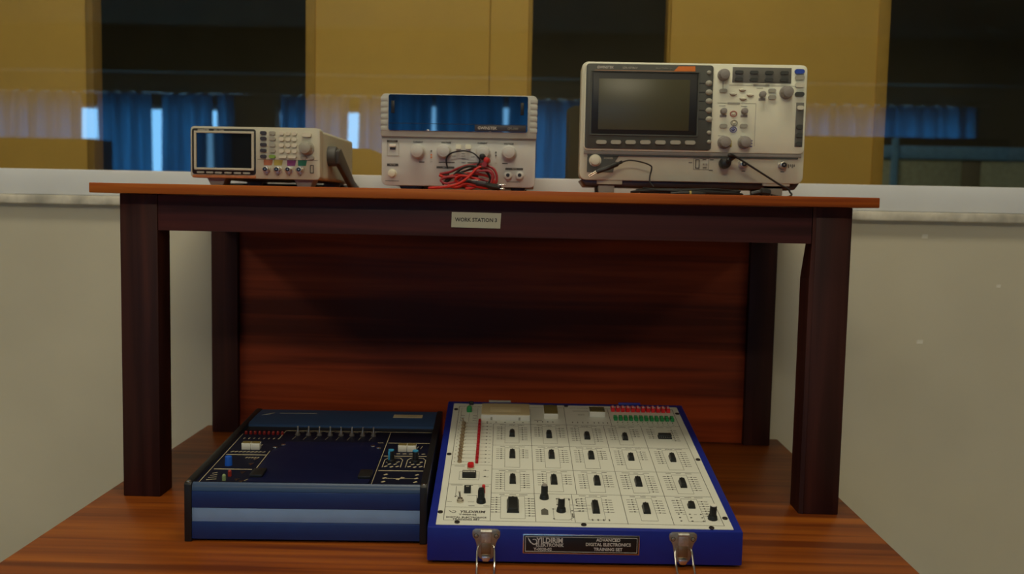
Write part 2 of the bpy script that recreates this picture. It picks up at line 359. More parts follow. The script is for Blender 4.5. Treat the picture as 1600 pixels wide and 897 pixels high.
# ------------------------------------------------------------------ shared materials
M_wall = mat('wall_paint', (0.60, 0.555, 0.44), 0.6, var=0.07, scale=3.0, bump=0.15)
M_backwall = mat('rear_wall_paint', (0.40, 0.36, 0.26), 0.8, var=0.08, scale=2)
M_ceil = mat('ceiling_paint', (0.26, 0.215, 0.12), 0.9, scale=2)
M_floor = mat('floor_tile', (0.48, 0.44, 0.36), 0.5, scale=3)
M_dark = mat('next_room_paint', (0.22, 0.20, 0.14), 0.8, scale=2)
M_frame = mat('window_frame_white', (0.74, 0.76, 0.80), 0.4, var=0.03, scale=10)
M_ledge = mat('stone_ledge', (0.62, 0.58, 0.5), 0.5, var=0.35, scale=22)
M_glass = glass_mat('window_glass', 0.18)
M_bench = wood('bench_laminate', (0.13, 0.027, 0.004), (0.25, 0.060, 0.007), (0.37, 0.105, 0.011), 'x', 0.42, 1.0, coat=0.0, offset=2.0)
M_edge = wood('top_laminate', (0.24, 0.045, 0.007), (0.38, 0.085, 0.011), (0.48, 0.14, 0.018), 'x', 0.45, 1.2, offset=5.0)
M_leg = wood('stained_leg_wood', (0.026, 0.006, 0.005), (0.050, 0.013, 0.010), (0.095, 0.024, 0.014), 'z', 0.55, 0.9, offset=1.0)
M_apron = wood('stained_apron_wood', (0.035, 0.010, 0.012), (0.070, 0.018, 0.020), (0.120, 0.030, 0.026), 'x', 0.5, 0.9, offset=3.0)
M_back = wood('back_panel_laminate', (0.11, 0.017, 0.006), (0.23, 0.035, 0.009), (0.38, 0.062, 0.014), 'x', 0.55, 0.8, coat=0.0, offset=8.0)
M_blk = mat('black_plastic', (0.012, 0.012, 0.013), 0.4)
M_chip = mat('chip_black', (0.014, 0.016, 0.016), 0.45)
M_steel = mat('zinc_steel', (0.62, 0.57, 0.48), 0.32, metal=1.0, var=0.1, scale=120)
M_silver = mat('bright_metal', (0.8, 0.78, 0.72), 0.25, metal=1.0)
M_cream = mat('cream_plastic', (0.55, 0.53, 0.42), 0.5, var=0.03)
M_cream2 = mat('pale_cream_panel', (0.84, 0.84, 0.68), 0.5, var=0.02)
M_key = mat('key_ivory', (0.68, 0.65, 0.52), 0.45, var=0.02)
M_grey = mat('knob_grey', (0.28, 0.26, 0.24), 0.5, var=0.04)
M_lgrey = mat('key_grey', (0.36, 0.35, 0.29), 0.5, var=0.04)
M_white = mat('white_plastic', (0.78, 0.76, 0.68), 0.45, var=0.03)
M_ink = mat('black_ink', (0.06, 0.055, 0.05), 0.6)
M_orange = mat('orange_trim', (0.75, 0.20, 0.03), 0.45)
M_red = mat('red_plastic', (0.62, 0.015, 0.02), 0.35)
M_green = mat('green_plastic', (0.02, 0.22, 0.06), 0.35)

# ------------------------------------------------------------------ the room
XL, XR, YB, CE = -6.4, 6.4, -6.12, 2.95
struct('floor', Geo().box(XL, XR, YB, 6.2, -0.1, 0), M_floor)
struct('ceiling', Geo().box(XL, XR, YB, 6.2, CE, CE + 0.1), M_ceil)
struct('wall_left', Geo().box(XL - 0.12, XL, YB, 6.2, -0.1, CE + 0.1), M_backwall)
struct('wall_right', Geo().box(XR, XR + 0.12, YB, 6.2, -0.1, CE + 0.1), M_backwall)
struct('wall_far', Geo().box(XL - 0.12, XR + 0.12, 6.2, 6.3, -0.1, CE + 0.1), M_dark)
# wall with the glazed partition: below the sill, above, and at both sides
g = Geo()
g.box(XL, XR, 1.87, 2.02, 0, 1.1955); g.box(XL, XR, 1.87, 2.02, 2.62, CE); g.box(XL, -3.2, 1.87, 2.02, 1.1955, 2.62); g.box(3.2, XR, 1.87, 2.02, 1.1955, 2.62)
struct('wall_front', g, M_wall)
# window 1: the glazed partition
w1 = thing('window_1', 'glazed partition behind the tables', 'window', (0, 0, 0)); 
for k in ('label', 'category'): del w1[k]
w1['kind'] = 'structure'
g = Geo()
g.box(-3.2, 3.2, 1.866, 1.985, 1.1955, 1.2465, 0.003); g.box(-3.2, 3.2, 1.885, 1.985, 2.57, 2.62, 0.003)
g.box(-3.2, -3.15, 1.885, 1.985, 1.24, 2.58, 0.003); g.box(3.15, 3.2, 1.885, 1.985, 1.24, 2.58, 0.003)
g.build('window_frame', M_frame, w1)
Geo().box(-3.16, 3.16, 1.927, 1.933, 1.235, 2.58).build('pane', M_glass, w1)
g = Geo().box(-3.3, 3.3, 1.852, 1.90, 1.1775, 1.1952, 0.003)
g.build('window_sill', M_ledge, w1)
# rear wall with three window openings
W = [(-5.85, -3.15), (-2.72, 0.72), (2.1, 4.45)]; z0, z1 = 0.85, 2.2
g = Geo(); g.box(XL, XR, YB - 0.1, YB, 0, z0); g.box(XL, XR, YB - 0.1, YB, z1, CE)
xs = [XL] + [q for w in W for q in w] + [XR]
for i in range(0, len(xs), 2): g.box(xs[i], xs[i + 1], YB - 0.1, YB, z0, z1)
struct('wall_back', g, M_backwall)
struct('trim_1', Geo().box(XL, XR, YB, YB + 0.25, 2.52, CE), M_dark)
for i, (a, b) in enumerate(W):
    g = Geo(); t = 0.04
    g.box(a, b, YB - 0.08, YB - 0.03, z0, z0 + t); g.box(a, b, YB - 0.08, YB - 0.03, z1 - t, z1); g.box(a, a + t, YB - 0.08, YB - 0.03, z0, z1); g.box(b - t, b, YB - 0.08, YB - 0.03, z0, z1)
    struct('window_%d' % (i + 2), g, M_frame)

def curtain_mat():
    m = bpy.data.materials.new('blue_curtain_cloth'); m.use_nodes = True; nt = m.node_tree; N = nt.nodes; L = nt.links
    N.remove(N['Principled BSDF']); out = N['Material Output']
    nz = N.new('ShaderNodeTexNoise'); nz.inputs['Scale'].default_value = 9; tc = N.new('ShaderNodeTexCoord'); mp = N.new('ShaderNodeMapping'); mp.inputs['Scale'].default_value = (1, 1, 0.08)
    L.new(tc.outputs['Object'], mp.inputs[0]); L.new(mp.outputs[0], nz.inputs['Vector'])
    cr = N.new('ShaderNodeValToRGB'); cr.color_ramp.elements[0].position = 0.35; cr.color_ramp.elements[1].position = 0.65
    cr.color_ramp.elements[0].color = (0.022, 0.095, 0.155, 1); cr.color_ramp.elements[1].color = (0.042, 0.165, 0.26, 1)
    L.new(nz.outputs['Fac'], cr.inputs[0])
    t = N.new('ShaderNodeBsdfTranslucent'); d = N.new('ShaderNodeBsdfDiffuse'); ad = N.new('ShaderNodeMixShader'); ad.inputs[0].default_value = 0.8
    L.new(cr.outputs[0], t.inputs[0]); L.new(cr.outputs[0], d.inputs[0]); L.new(d.outputs[0], ad.inputs[1]); L.new(t.outputs[0], ad.inputs[2]); L.new(ad.outputs[0], out.inputs[0])
    return m
M_curtain = curtain_mat()
CUR = [(-5.95, -4.707, 'blue curtain reflected faintly over the left ochre panel'),
       (-4.552, -3.972, 'blue curtain between the two brightest daylight gaps in the left reflection'),
       (-3.878, -3.325, 'blue curtain reflected just above the small instrument with the keypad'),
       (-3.28, -3.1, 'narrow blue curtain edge at the dark pier in the reflection'),
       (-2.64, -1.937, 'blue curtain left of the daylight gap reflected over the middle ochre panel'),
       (-1.82, -0.99, 'blue curtain reflected in the left part of the power supply cover'),
       (-0.95, -0.305, 'blue curtain reflected in the middle of the power supply cover'),
       (-0.265, 0.78, 'blue curtain reflected in the dark gap between power supply and oscilloscope'),
       (2.03, 4.5, 'wide blue curtain reflected low over the right ochre panel')]
for i, (a, b, lab) in enumerate(CUR):
    n = max(6, int((b - a) / 0.012)); vs = []; fs = []; ph = rnd.random() * 6
    for k in range(n + 1):
        x = a + (b - a) * k / n; y = -5.98 + 0.028 * math.sin(x * 42 + ph) + 0.014 * math.sin(x * 71 + 1.3 * ph)
        edge = 0.018 * math.sin(ph + 3) if k in (0, n) else 0
        for j, z in enumerate((0.25, 0.9, 1.5, 2.3)): vs.append((x + edge * (1 - j / 3) + 0.01 * math.sin(z * 5 + ph), y, z))
    for k in range(n):
        for j in range(3): fs.append((k * 4 + j, (k + 1) * 4 + j, (k + 1) * 4 + j + 1, k * 4 + j + 1))
    o = Geo().add(vs, fs).build('curtain', M_curtain, angle=80); tag(o, lab, 'curtain', 'blue curtains on the rear windows')
rod = Geo().cyl((-6.0, -5.98, 2.32), 0.012, 6.9, 'x'); rod.cyl((2.0, -5.98, 2.32), 0.012, 2.6, 'x')
tag(rod.build('curtain_rod', M_steel), 'thin metal curtain rod above the blue curtains', 'curtain rod')
def cabinet(x0, x1, y0, y1, h, lab):
    t = thing('storage_cabinet', lab, 'cabinet', ((x0 + x1) / 2, y1, 0)); w = (x1 - x0) / 2; d = y1 - y0; m = mat('cabinet_brown', (0.05, 0.04, 0.028), 0.6)
    Geo().box(-w, w, -d, -0.02, 0, h, 0.004).build('body', m, t)
    n = max(2, round(2 * w / 0.5))
    for k in range(n):
        a = -w + 2 * w * k / n
        dr = Geo().box(0.005, 2 * w / n - 0.005, -0.02, 0, 0.05, h - 0.03, 0.004).build('door', m, t, T3((a, 0, 0)))
        Geo().box(0.04, 0.06, 0, 0.02, h * 0.5, h * 0.5 + 0.12, 0.004).build('handle', M_steel, dr)
cabinet(-5.7, -4.36, -5.93, -5.52, 1.80, 'dark brown storage cabinet below the left rear window')
cabinet(2.0, 4.6, -5.93, -5.52, 1.96, 'long dark brown storage cabinet below the right rear window')

# ---- next room seen through the glass
M_och = mat('ochre_fabric', (0.84, 0.51, 0.125), 0.85, var=0.05, scale=6, bump=0.1)
M_och2 = mat('golden_edge', (0.56, 0.32, 0.06), 0.6, var=0.05)
M_och3 = mat('brown_edge', (0.42, 0.24, 0.055), 0.6, var=0.05)
PZ0, PZ1 = 0.7, 2.9
def fabric(x0t, x1t, lab, parts):
    t = thing('fabric_panel', lab, 'panel', ((x0t + x1t) / 2, 2.265, PZ0), group='ochre panels behind the glass'); c = (x0t + x1t) / 2
    Geo().box(x0t - c, x1t - c, -0.012, 0.03, 0, PZ1 - PZ0, 0.002).build('cloth_face', M_och, t)
    for nm, a, b, m in parts: Geo().box(a - c, b - c, -0.016, 0.032, 0, PZ1 - PZ0, 0.002).build(nm, m, t)
fabric(-2.6, -1.055, 'ochre panel behind the glass at the left edge of the photo', [('edge_strip', -1.064, -1.046, M_och3)])
fabric(-0.542, -0.013, 'middle ochre panel behind the glass, above the power supply', [('edge_strip', -0.543, -0.520, M_och2), ('seam', -0.112, -0.1105, M_och3), ('edge_strip', -0.022, -0.012, M_och2)])
fabric(0.302, 0.812, 'right ochre panel behind the glass, behind the oscilloscope', [('edge_strip', 0.301, 0.309, M_och2), ('edge_strip', 0.787, 0.813, M_och2)])
M_part = mat('grey_green_board', (0.42, 0.46, 0.34), 0.6); M_rail = mat('blue_light_rail', (0.16, 0.36, 0.62), 0.4)  # rail colour stands in for a band of bluish light
t = thing('office_partition', 'low grey green partition in the next room, right, bluish light painted along its top', 'partition', (2.2, 4.6, 0))
Geo().box(-0.62, -0.165, 0, 0.04, 0.1, 1.46, 0.004).build('board', M_part, t); Geo().box(-0.075, 1.2, 0, 0.04, 0.1, 1.46, 0.004).build('board', M_part, t)
Geo().box(-0.165, -0.075, 0.0, 0.05, 0, 1.46, 0.003).build('post', M_dark, t)
Geo().box(-0.62, 1.2, -0.01, 0.06, 1.463, 1.525, 0.004).build('top_rail', M_rail, t)
Geo().box(-0.505, -0.475, -0.02, -0.001, 0.1, 1.56, 0.003).build('light_streak', M_rail, t)  # thin vertical streak of blue light, coloured onto a strip

# ---- small marks left on the wall
M_tape = mat('tape_white', (0.75, 0.72, 0.64), 0.6)
for (x, z), lab, w, h in zip(D['b_marks'], ('white tape scrap on the wall just below the ledge, right', 'small white tape scrap on the wall, nearest the right photo edge', 'white tape scrap on the wall, lowest of the three'), (12, 9, 13), (8, 6, 8)):
    a = mm(w) / 2; b = mm(h) / 2
    o = Geo().prism([(-a, -b), (a * 0.9, -b * 1.1), (a, b), (-a * 0.8, b * 0.9)], -0.0006, 0, 'xz').build('tape_scrap', M_tape, M=T3((mm(x), 1.8699, BENCH + mm(z))))
    tag(o, lab, 'tape scrap')

# ------------------------------------------------------------------ the two tables
t = thing('workbench', 'wide orange-brown wooden table top carrying the raised table and both trainers', 'table', (-0.075, 1.4, 0))
Geo().box(-0.5572, 0.5579, -0.44, 0.4253, 0.725, 0.75, 0.0015).build('tabletop', M_bench, t)
for sx in (-0.52, 0.46):
    for sy in (-0.40, 0.34): Geo().box(sx, sx + 0.06, sy, sy + 0.06, 0, 0.725, 0.002).build('leg', M_leg, t)
for y in (-0.385, 0.365): Geo().box(-0.46, 0.46, y, y + 0.02, 0.63, 0.7248, 0.001).build('apron', M_apron, t)
for x in (-0.5, 0.48): Geo().box(x, x + 0.02, -0.34, 0.34, 0.63, 0.7248, 0.001).build('apron', M_apron, t)

H = SHELF - BENCH; TH = 0.0141; U = H - TH
t = thing('raised_table', 'dark stained table with red-brown top standing on the workbench', 'table', (0, 1.3634, BENCH))
Geo().box(-0.6294, 0.4801, -0.03, 0.484, U, H, 0.0012).build('tabletop', M_edge, t, label='red-brown laminated top')
Geo().box(-0.599, -0.5439, 0, 0.0473, 0, U - 0.0002, 0.0015).build('leg', M_leg, t)
# right front leg: waney inner corner near the apron
g = Geo(); g.box(0.4022, 0.4534, 0, 0.0473, 0, U - 0.0002, 0.0015)
g.prism([(0.3963, 0.0015), (0.3963, 0.0473), (0.4023, 0.0473), (0.4023, 0.0)], 0, 0.344, 'xy')
vs = [(0.3963, 0.0015, 0.344), (0.3963, 0.0473, 0.344), (0.4023, 0.0473, 0.344), (0.4023, 0.0, 0.344), (0.3975, 0.0, 0.394), (0.4015, 0.02, 0.394), (0.4022, 0.0473, 0.394), (0.4023, 0.0, 0.394)]
g.add(vs, [(0, 1, 5, 4), (1, 2, 6, 5), (0, 4, 3), (3, 4, 7), (4, 5, 6, 7)])
g.prism([(0.3975, 0.0), (0.4015, 0.02), (0.4022, 0.0473), (0.4023, 0.0)], 0.394, U - 0.0002, 'xy')
g.build('leg', M_leg, t)
Geo().box(-0.6048, -0.555, 0.4061, 0.456, 0, U - 0.0002, 0.0015).build('leg', M_leg, t)
Geo().box(0.4043, 0.4541, 0.4061, 0.456, 0, U - 0.0002, 0.0015).build('leg', M_leg, t)
Geo().box(-0.5437, 0.3973, 0.0012, 0.022, U - 0.0525, U - 0.001, 0.001).build('apron', M_apron, t)
Geo().box(-0.554, 0.4035, 0.43, 0.45, U - 0.0525, U - 0.001, 0.001).build('apron', M_apron, t)
Geo().box(-0.595, -0.575, 0.0475, 0.4058, U - 0.0525, U - 0.001, 0.001).build('apron', M_apron, t)
Geo().box(0.428, 0.448, 0.0475, 0.4058, U - 0.0525, U - 0.001, 0.001).build('apron', M_apron, t)
Geo().box(-0.5548, 0.4041, 0.418, 0.429, 0.001, U - 0.001, 0.0005).build('back_panel', M_back, t, label='red-brown grained back panel')
M_lab = mat('label_paper', (0.58, 0.56, 0.44), 0.6, var=0.03)
sg = Geo().prism([(-0.0357, -0.0112), (0.0347, -0.0118), (0.0357, 0.0102), (-0.0352, 0.0106)], -0.0012, 0, 'xz').build('name_label', M_lab, t, T3((-0.0823, 0.0002, H - (0.461 - 0.4189))), label='small cream paper label with black lettering')
Geo().text('WORK STATION 3', 0.0077, T3((0.0, -0.0013, -0.0004)) @ FRONT, bold=0.00018, wscale=0.94, depth=0.0002).build('lettering', M_ink, sg)

# ------------------------------------------------------------------ lamps
def area(name, loc, sx, sy, power, col, rot=(0, 0, 0)):
    l = bpy.data.lights.new(name, 'AREA'); l.shape = 'RECTANGLE'; l.size = sx; l.size_y = sy; l.energy = power; l.color = col
    o = bpy.data.objects.new(name, l); COL.objects.link(o); o.location = loc; o.rotation_euler = rot; return o
def fixture(x, y, sx, sy, power, lab):
    t = thing('ceiling_light', lab, 'ceiling light', (x, y, CE), group='ceiling lights')
    Geo().box(-sx / 2 - 0.03, sx / 2 + 0.03, -sy / 2 - 0.03, sy / 2 + 0.03, -0.04, 0, 0.004).build('housing', M_frame, t)
    area('ceiling_lamp', (x, y, CE - 0.045), sx, sy, power, (1.0, 0.90, 0.64))
fixture(-0.05, 1.0, 1.3, 0.35, 19, 'long ceiling light above the front of the tables')
fixture(-0.1, -1.9, 1.3, 0.35, 55, 'long ceiling light in the middle of the room')
fixture(-2.7, -0.3, 0.5, 2.4, 20, 'ceiling light added on the left to brighten the wall behind the legs')  # side light added to lift the wall between the table legs
fixture(2.7, -0.3, 0.5, 2.4, 12, 'ceiling light added on the right to brighten the wall behind the legs')  # its added counterpart on the right
fixture(0.4, 3.7, 1.3, 0.35, 9, 'long ceiling light added in the next room to lift its darkness')  # added to lift the dark gaps between the ochre panels
w = bpy.data.worlds.new('daylight'); SC.world = w; w.use_nodes = True
nt = w.node_tree; bg = nt.nodes['Background']; gr = nt.nodes.new('ShaderNodeTexSky'); 
try:
    gr.sky_type = 'HOSEK_WILKIE'; gr.turbidity = 3.0; gr.sun_direction = (0.2, 0.5, 0.8)
except Exception: pass
mixn = nt.nodes.new('ShaderNodeMixRGB'); mixn.inputs[0].default_value = 0.12; mixn.inputs[1].default_value = (0.20, 0.57, 1.0, 1)
nt.links.new(gr.outputs[0], mixn.inputs[2]); nt.links.new(mixn.outputs[0], bg.inputs['Color']); bg.inputs['Strength'].default_value = 8.0
# ------------------------------------------------------------------ shared instrument pieces
def knob(name, parent, x, z, r, h, m, y=0.0, skirt=0.0, tick=True, n=28):
    g = Geo()
    if skirt: g.cyl((0, 0, 0), r * (1 + skirt), h * 0.22, '-y', bev=h * 0.06, n=n)
    g.cyl((0, -h * 0.18 if skirt else 0, 0), r, h, '-y', r2=r * 0.9, bev=r * 0.14, n=n)
    for k in range(n // 2):
        a = 2 * math.pi * k / (n // 2); g.cyl((math.cos(a) * r * 0.93, -h * 0.2, math.sin(a) * r * 0.93), r * 0.07, h * 0.7, '-y', n=5)
    g.sph((0, -(h * (1.18 if skirt else 1.0)), 0), r * 0.62, (1, 0.12, 1))
    return g.build(name, m, parent, T3((x, y, z)))
def key(name, parent, x, z, w, h, m, y=0.0, d=0.003, r=None, label=None):
    r = min(w, h) * 0.42 if r is None else r
    g = Geo().box(-w / 2, w / 2, -d, 0.0005, -h / 2, h / 2, r, 3, only='y')
    return g.build(name, m, parent, T3((x, y, z)), label=label)
def bnc(name, parent, x, z, m, y=0.0, r=0.0048):
    g = Geo().cyl((0, 0, 0), r * 1.35, 0.002, '-y', n=6); g.cyl((0, -0.002, 0), r, 0.010, '-y', bev=0.0004)
    g.cyl((-r, -0.007, 0), 0.0009, 0.002, '-x', n=8); g.cyl((r, -0.007, 0), 0.0009, 0.002, 'x', n=8)
    g.cyl((0, -0.0123, 0), r * 0.72, 0.0002, '-y', mi=1); g.cyl((0, -0.0125, 0), r * 0.22, 0.001, '-y', n=8)
    return g.build(name, [m, M_blk], parent, T3((x, y, z)))
def rounded(x0, x1, z0, z1, r, n=6, corners=(1, 1, 1, 1)):
    """rounded rectangle outline: corners bottom-left, bottom-right, top-right, top-left"""
    out = []
    for (cx, cz, a0, on) in ((x0, z0, 180, corners[0]), (x1, z0, 270, corners[1]), (x1, z1, 0, corners[2]), (x0, z1, 90, corners[3])):
        if not on: out.append((cx, cz)); continue
        ox = cx + (r if cx == x0 else -r); oz = cz + (r if cz == z0 else -r)
        for k in range(n + 1):
            a = R(a0 + 90 * k / n); out.append((ox + r * math.cos(a), oz + r * math.sin(a)))
    return out
def frame_geo(x0, x1, z0, z1, t, y0, y1, r=0.0, M=None):
    g = Geo(); g.box(x0, x1, y0, y1, z0, z0 + t, r, M=M); g.box(x0, x1, y0, y1, z1 - t, z1, r, M=M)
    g.box(x0, x0 + t, y0, y1, z0 + t * 0.9, z1 - t * 0.9, 0, M=M); g.box(x1 - t, x1, y0, y1, z0 + t * 0.9, z1 - t * 0.9, 0, M=M); return g
def prt(name, txt, parent, x, z, size, m, y, bold=0.0, align='CENTER', ws=1.0, shear=0.0):
    return Geo().text(txt, size, T3((0, 0, 0)) @ FRONT, bold=bold, align=align, wscale=ws, depth=0.00015, shear=shear).build(name, m, parent, T3((x, y, z)))
M_bezel = mat('dark_bezel', (0.075, 0.078, 0.068), 0.5, var=0.04)
M_text = mat('pale_lettering', (0.55, 0.52, 0.45), 0.5)
M_screen = mat('blank_lcd', (0.075, 0.070, 0.038), 0.33, var=0.05, scale=8, ior=1.5)
M_screen2 = mat('dark_lcd_glass', (0.010, 0.012, 0.016), 0.02, var=0.05, ior=1.5, rv=0.0)
M_cover = mat('smoked_cover', (0.006, 0.008, 0.014), 0.02, var=0.05, ior=1.8, rv=0.0)

# ------------------------------------------------------------------ function generator (left)
x0 = mm(D['x0'][2]); t = thing('function_generator', 'small cream function generator with keypad and dark screen, left on the raised table', 'function generator', (x0, 1.551, SHELF), R(-0.7))
g = Geo()
out = rounded(0.0005, 0.2135, 0.0155, 0.099, 0.006)
g.prism(out, 0, 0.022, 'xz', bev=0.0012)
out = rounded(0.003, 0.211, 0.016, 0.097, 0.005)
g.prism(out, 0.0215, 0.272, 'xz', bev=0.002)
g.build('case', M_cream, t)
bz = Geo().prism(rounded(0.0035, 0.1085, 0.0215, 0.0955, 0.004), -0.0015, 0.001, 'xz', bev=0.0005).build('screen_bezel', M_blk, t)
fx = D['m_frame']; frame_geo(mm(fx[0][0]), mm(fx[1][0]), mm(fx[0][1]) - 0.0005, mm(fx[1][1]) - 0.001, 0.0035, -0.0045, -0.0012, 0.0006).build('screen_frame', M_cream, bz)
Geo().box(0.0112, 0.1023, -0.0022, -0.0013, 0.0318, 0.0880).build('screen', M_screen2, bz)
for x, z in D['m_soft']: key('soft_key', bz, mm(x), mm(z) - 0.0008, 0.012, 0.003, M_lgrey, -0.0015, 0.0018)
prt('lettering', 'GWINSTEK', bz, 0.0225, 0.0927, 0.0042, M_text, -0.0016, 0.0001, ws=0.9); prt('lettering', 'MFG-2230M', bz, 0.048, 0.0926, 0.0036, M_text, -0.0016, ws=0.9)
Geo().box(0.004, 0.1085, -0.0018, 0.001, 0.0160, 0.0205, 0.0006).build('orange_stripe', mat('muted_orange_stripe', (0.50, 0.19, 0.07), 0.5), t)
M_teal = mat('teal_ink', (0.015, 0.16, 0.09), 0.5); M_purple = mat('purple_ink', (0.22, 0.04, 0.17), 0.5); M_yell = mat('yellow_ink', (0.42, 0.33, 0.07), 0.5); M_lime = mat('lime_key', (0.20, 0.34, 0.05), 0.4)
M_dkey = mat('dark_key', (0.04, 0.035, 0.045), 0.45)
for x, z in D['m_k1']: key('menu_key', t, mm(x), mm(z), 0.0105, 0.0055, M_dkey, 0)
for i, (x, z) in enumerate(D['m_k2']):
    key('function_key', t, mm(x), mm(z), 0.0105, 0.0055, M_lime if i == 4 else M_lgrey, 0, label='green output key' if i == 4 else None)  # last key of the column is coloured green
(xa, za), (xb, zb) = D['m_pad']
for i in range(3):
    for j in range(4): key('number_key', t, mm(xa + (xb - xa) * i / 2), mm(za + (zb - za) * j / 3), 0.0080, 0.0062, M_key, 0, 0.0035)
for (x, z), w in zip(D['m_wide'], (0.0125, 0.0135)): key('wide_key', t, mm(x), mm(z), w, 0.0045, M_key, 0, 0.0035)
key('power_key', t, mm(D['m_power'][0]), mm(D['m_power'][1]), 0.0155, 0.0072, M_key, 0, 0.0045)
knob('dial', t, mm(D['m_knob'][0]), mm(D['m_knob'][1]), 0.0105, 0.014, M_lgrey, skirt=0.15)
for x, z in D['m_small']: key('arrow_key', t, mm(x), mm(z), 0.0095, 0.0060, M_lgrey, 0)
for (x, z), m in zip(D['m_tags'], (mat('muted_orange_ink', (0.42, 0.14, 0.06), 0.5), M_yell, M_purple, M_teal)):
    Geo().prism([(-0.0075, -0.0045), (0.0055, -0.0045), (0.0075, 0.0045), (-0.0075, 0.0045)], -0.0003, 0.0002, 'xz').build('channel_tag', m, t, T3((mm(x), 0, mm(z))))
for x, z in D['m_bnc']: bnc('output_socket', t, mm(x), mm(z), M_steel, r=0.0047)
g = frame_geo(mm(200.5) - 0.003, mm(200.5) + 0.003, 0.0258, 0.0394, 0.0012, -0.001, 0.0005); g.build('usb_port', M_ink, t)
g = Geo().box(0.1105, 0.2102, -0.0002, 0.0001, 0.0465, 0.0471)
for x, z in D['m_bnc']: g.box(mm(x) - 0.001, mm(x) + 0.001, -0.0002, 0.0001, 0.0217, 0.0227)
g.build('panel_printing', M_ink, t)
for (a, b), yy in (((0.024, 0.0556), 0.03), ((0.168, 0.2015), 0.03), ((0.024, 0.0556), 0.235), ((0.168, 0.2015), 0.235)):
    Geo().prism([(a, 0.0158), (b, 0.0158), (b - 0.008, 0.0), (a + 0.008, 0.0)], yy - 0.02, yy + 0.012, 'xz', bev=0.001).build('foot', M_grey, t)
M_hand = mat('handle_grey', (0.075, 0.075, 0.075), 0.5)
hd = Geo()
for s, xs_ in ((1, 0.2105), (-1, 0.0035)):
    ax = 'x' if s > 0 else '-x'
    hd.cyl((xs_, 0.075, 0.058), 0.017, 0.015, ax, bev=0.003, n=28)
    hx0, hx1 = (xs_ + 0.012, xs_ + 0.0205) if s > 0 else (xs_ - 0.0205, xs_ - 0.012)
    hd.prism([(0.062, 0.066), (0.083, 0.072), (0.20, 0.020), (0.235, 0.012), (0.235, 0.0025), (0.19, 0.0025), (0.067, 0.045)], hx0, hx1, 'yz', bev=0.002)
hd.box(-0.017, 0.231, 0.222, 0.242, 0.0022, 0.0125, 0.003)
hd.build('carry_handle', M_hand, t)
Geo().tube([(0.17, 0.270, 0.045), (0.178, 0.277, 0.04), (0.20, 0.279, 0.024), (0.225, 0.274, 0.006), (0.26, 0.27, 0.0035), (0.33, 0.255, 0.0035)], 0.0032).build('power_cord', M_blk, t)

# ------------------------------------------------------------------ bench power supply (middle)
M_pgrey = mat('supply_grey', (0.56, 0.56, 0.53), 0.5, var=0.03); M_pgrey2 = mat('supply_grey_side', (0.46, 0.46, 0.42), 0.5, var=0.03)
x0 = mm(D['x0'][0]); t = thing('power_supply', 'grey bench power supply with wide smoked display cover, middle of the raised table', 'power supply', (x0, 1.56, SHELF))
g = Geo(); g.prism(rounded(-0.001, 0.2505, 0.0095, 0.0860, 0.009, corners=(1, 1, 0, 0)), 0.0, 0.03, 'xz', bev=0.0012)
g.box(0.001, 0.2485, 0.029, 0.255, 0.012, 0.150, 0.002)
g.build('case', M_pgrey, t)
g = Geo(); g.prism(rounded(-0.002, 0.2515, 0.0885, 0.1575, 0.007, corners=(0, 0, 1, 1)), -0.004, 0.03, 'xz', bev=0.0012)
for k in range(6):
    z = 0.098 + k * 0.0095
    for a, b in ((-0.0028, 0.0085), (0.2405, 0.2523)): g.box(a, b, -0.0046, 0.026, z, z + 0.0066, 0.0006)
up = g.build('display_housing', M_pgrey2, t)
Geo().prism(rounded(0.0105, 0.2365, 0.0985, 0.1560, 0.003), -0.0065, -0.003, 'xz').build('display_cover', M_cover, up, angle=10)
Geo().box(0.0115, 0.2355, -0.0069, -0.0063, 0.1095, 0.1103).build('cover_seam', M_blk, up)
pl = Geo().box(0.151, 0.2345, -0.0072, -0.0062, 0.0992, 0.1092, 0.0003).build('brand_plate', M_dkey, up)
prt('lettering', 'GWINSTEK', pl, 0.1715, 0.1042, 0.0065, M_text, -0.0074, 0.00015, ws=0.95); prt('lettering', 'GPS-3303', pl, 0.213, 0.1040, 0.0048, M_lgrey, -0.0074, ws=0.9)
for xx in (0.0175, 0.2275): Geo().box(xx - 0.0028, xx + 0.0028, -0.0071, -0.0062, 0.126, 0.146, 0.0012).build('cover_latch', M_blk, up)
for xx in (0.075, 0.176): Geo().box(xx - 0.002, xx + 0.002, -0.0071, -0.0062, 0.0985, 0.1003, 0.0003).build('cover_clip', M_silver, up)
Geo().box(-0.001, 0.2505, -0.001, 0.03, 0.0861, 0.0884).build('seam_strip', M_grey, t)
fy = -0.0004
g = Geo()
def bar(x, z, w, h): g.box(x - w / 2, x + w / 2, fy, 0.0002, z - h / 2, z + h / 2)
(a, b, c, d) = [(mm(p[0]), mm(p[1])) for p in D['p_lab']]
bar(a[0] , a[1], 0.0175, 0.0036); bar(b[0], b[1], 0.0185, 0.0042); bar(c[0], c[1], 0.0290, 0.0034); bar(d[0], d[1], 0.0290, 0.0036)
for (x, z), w_ in zip(D['p_mark'], (0.009, 0.026, 0.024, 0.009)): bar(mm(x), mm(z), w_, 0.0016)
for x, z in ((0.0165, 0.0165), (0.2155, 0.0185)): bar(x, z, 0.022, 0.0008)
g.build('panel_printing', M_ink, t)
for (x, z), s in zip(D['p_cap'], ('CURRENT', 'VOLTAGE', 'CURRENT', 'VOLTAGE')): prt('lettering', s, t, mm(x), mm(z), 0.0036, M_ink, fy, 0.0001)
for (x, z), s in zip(D['p_lab'], ('OUTPUT', 'POWER', 'MASTER', 'SLAVE')): prt('lettering', s, t, mm(x), mm(z), 0.0028, M_text, fy - 0.0002)
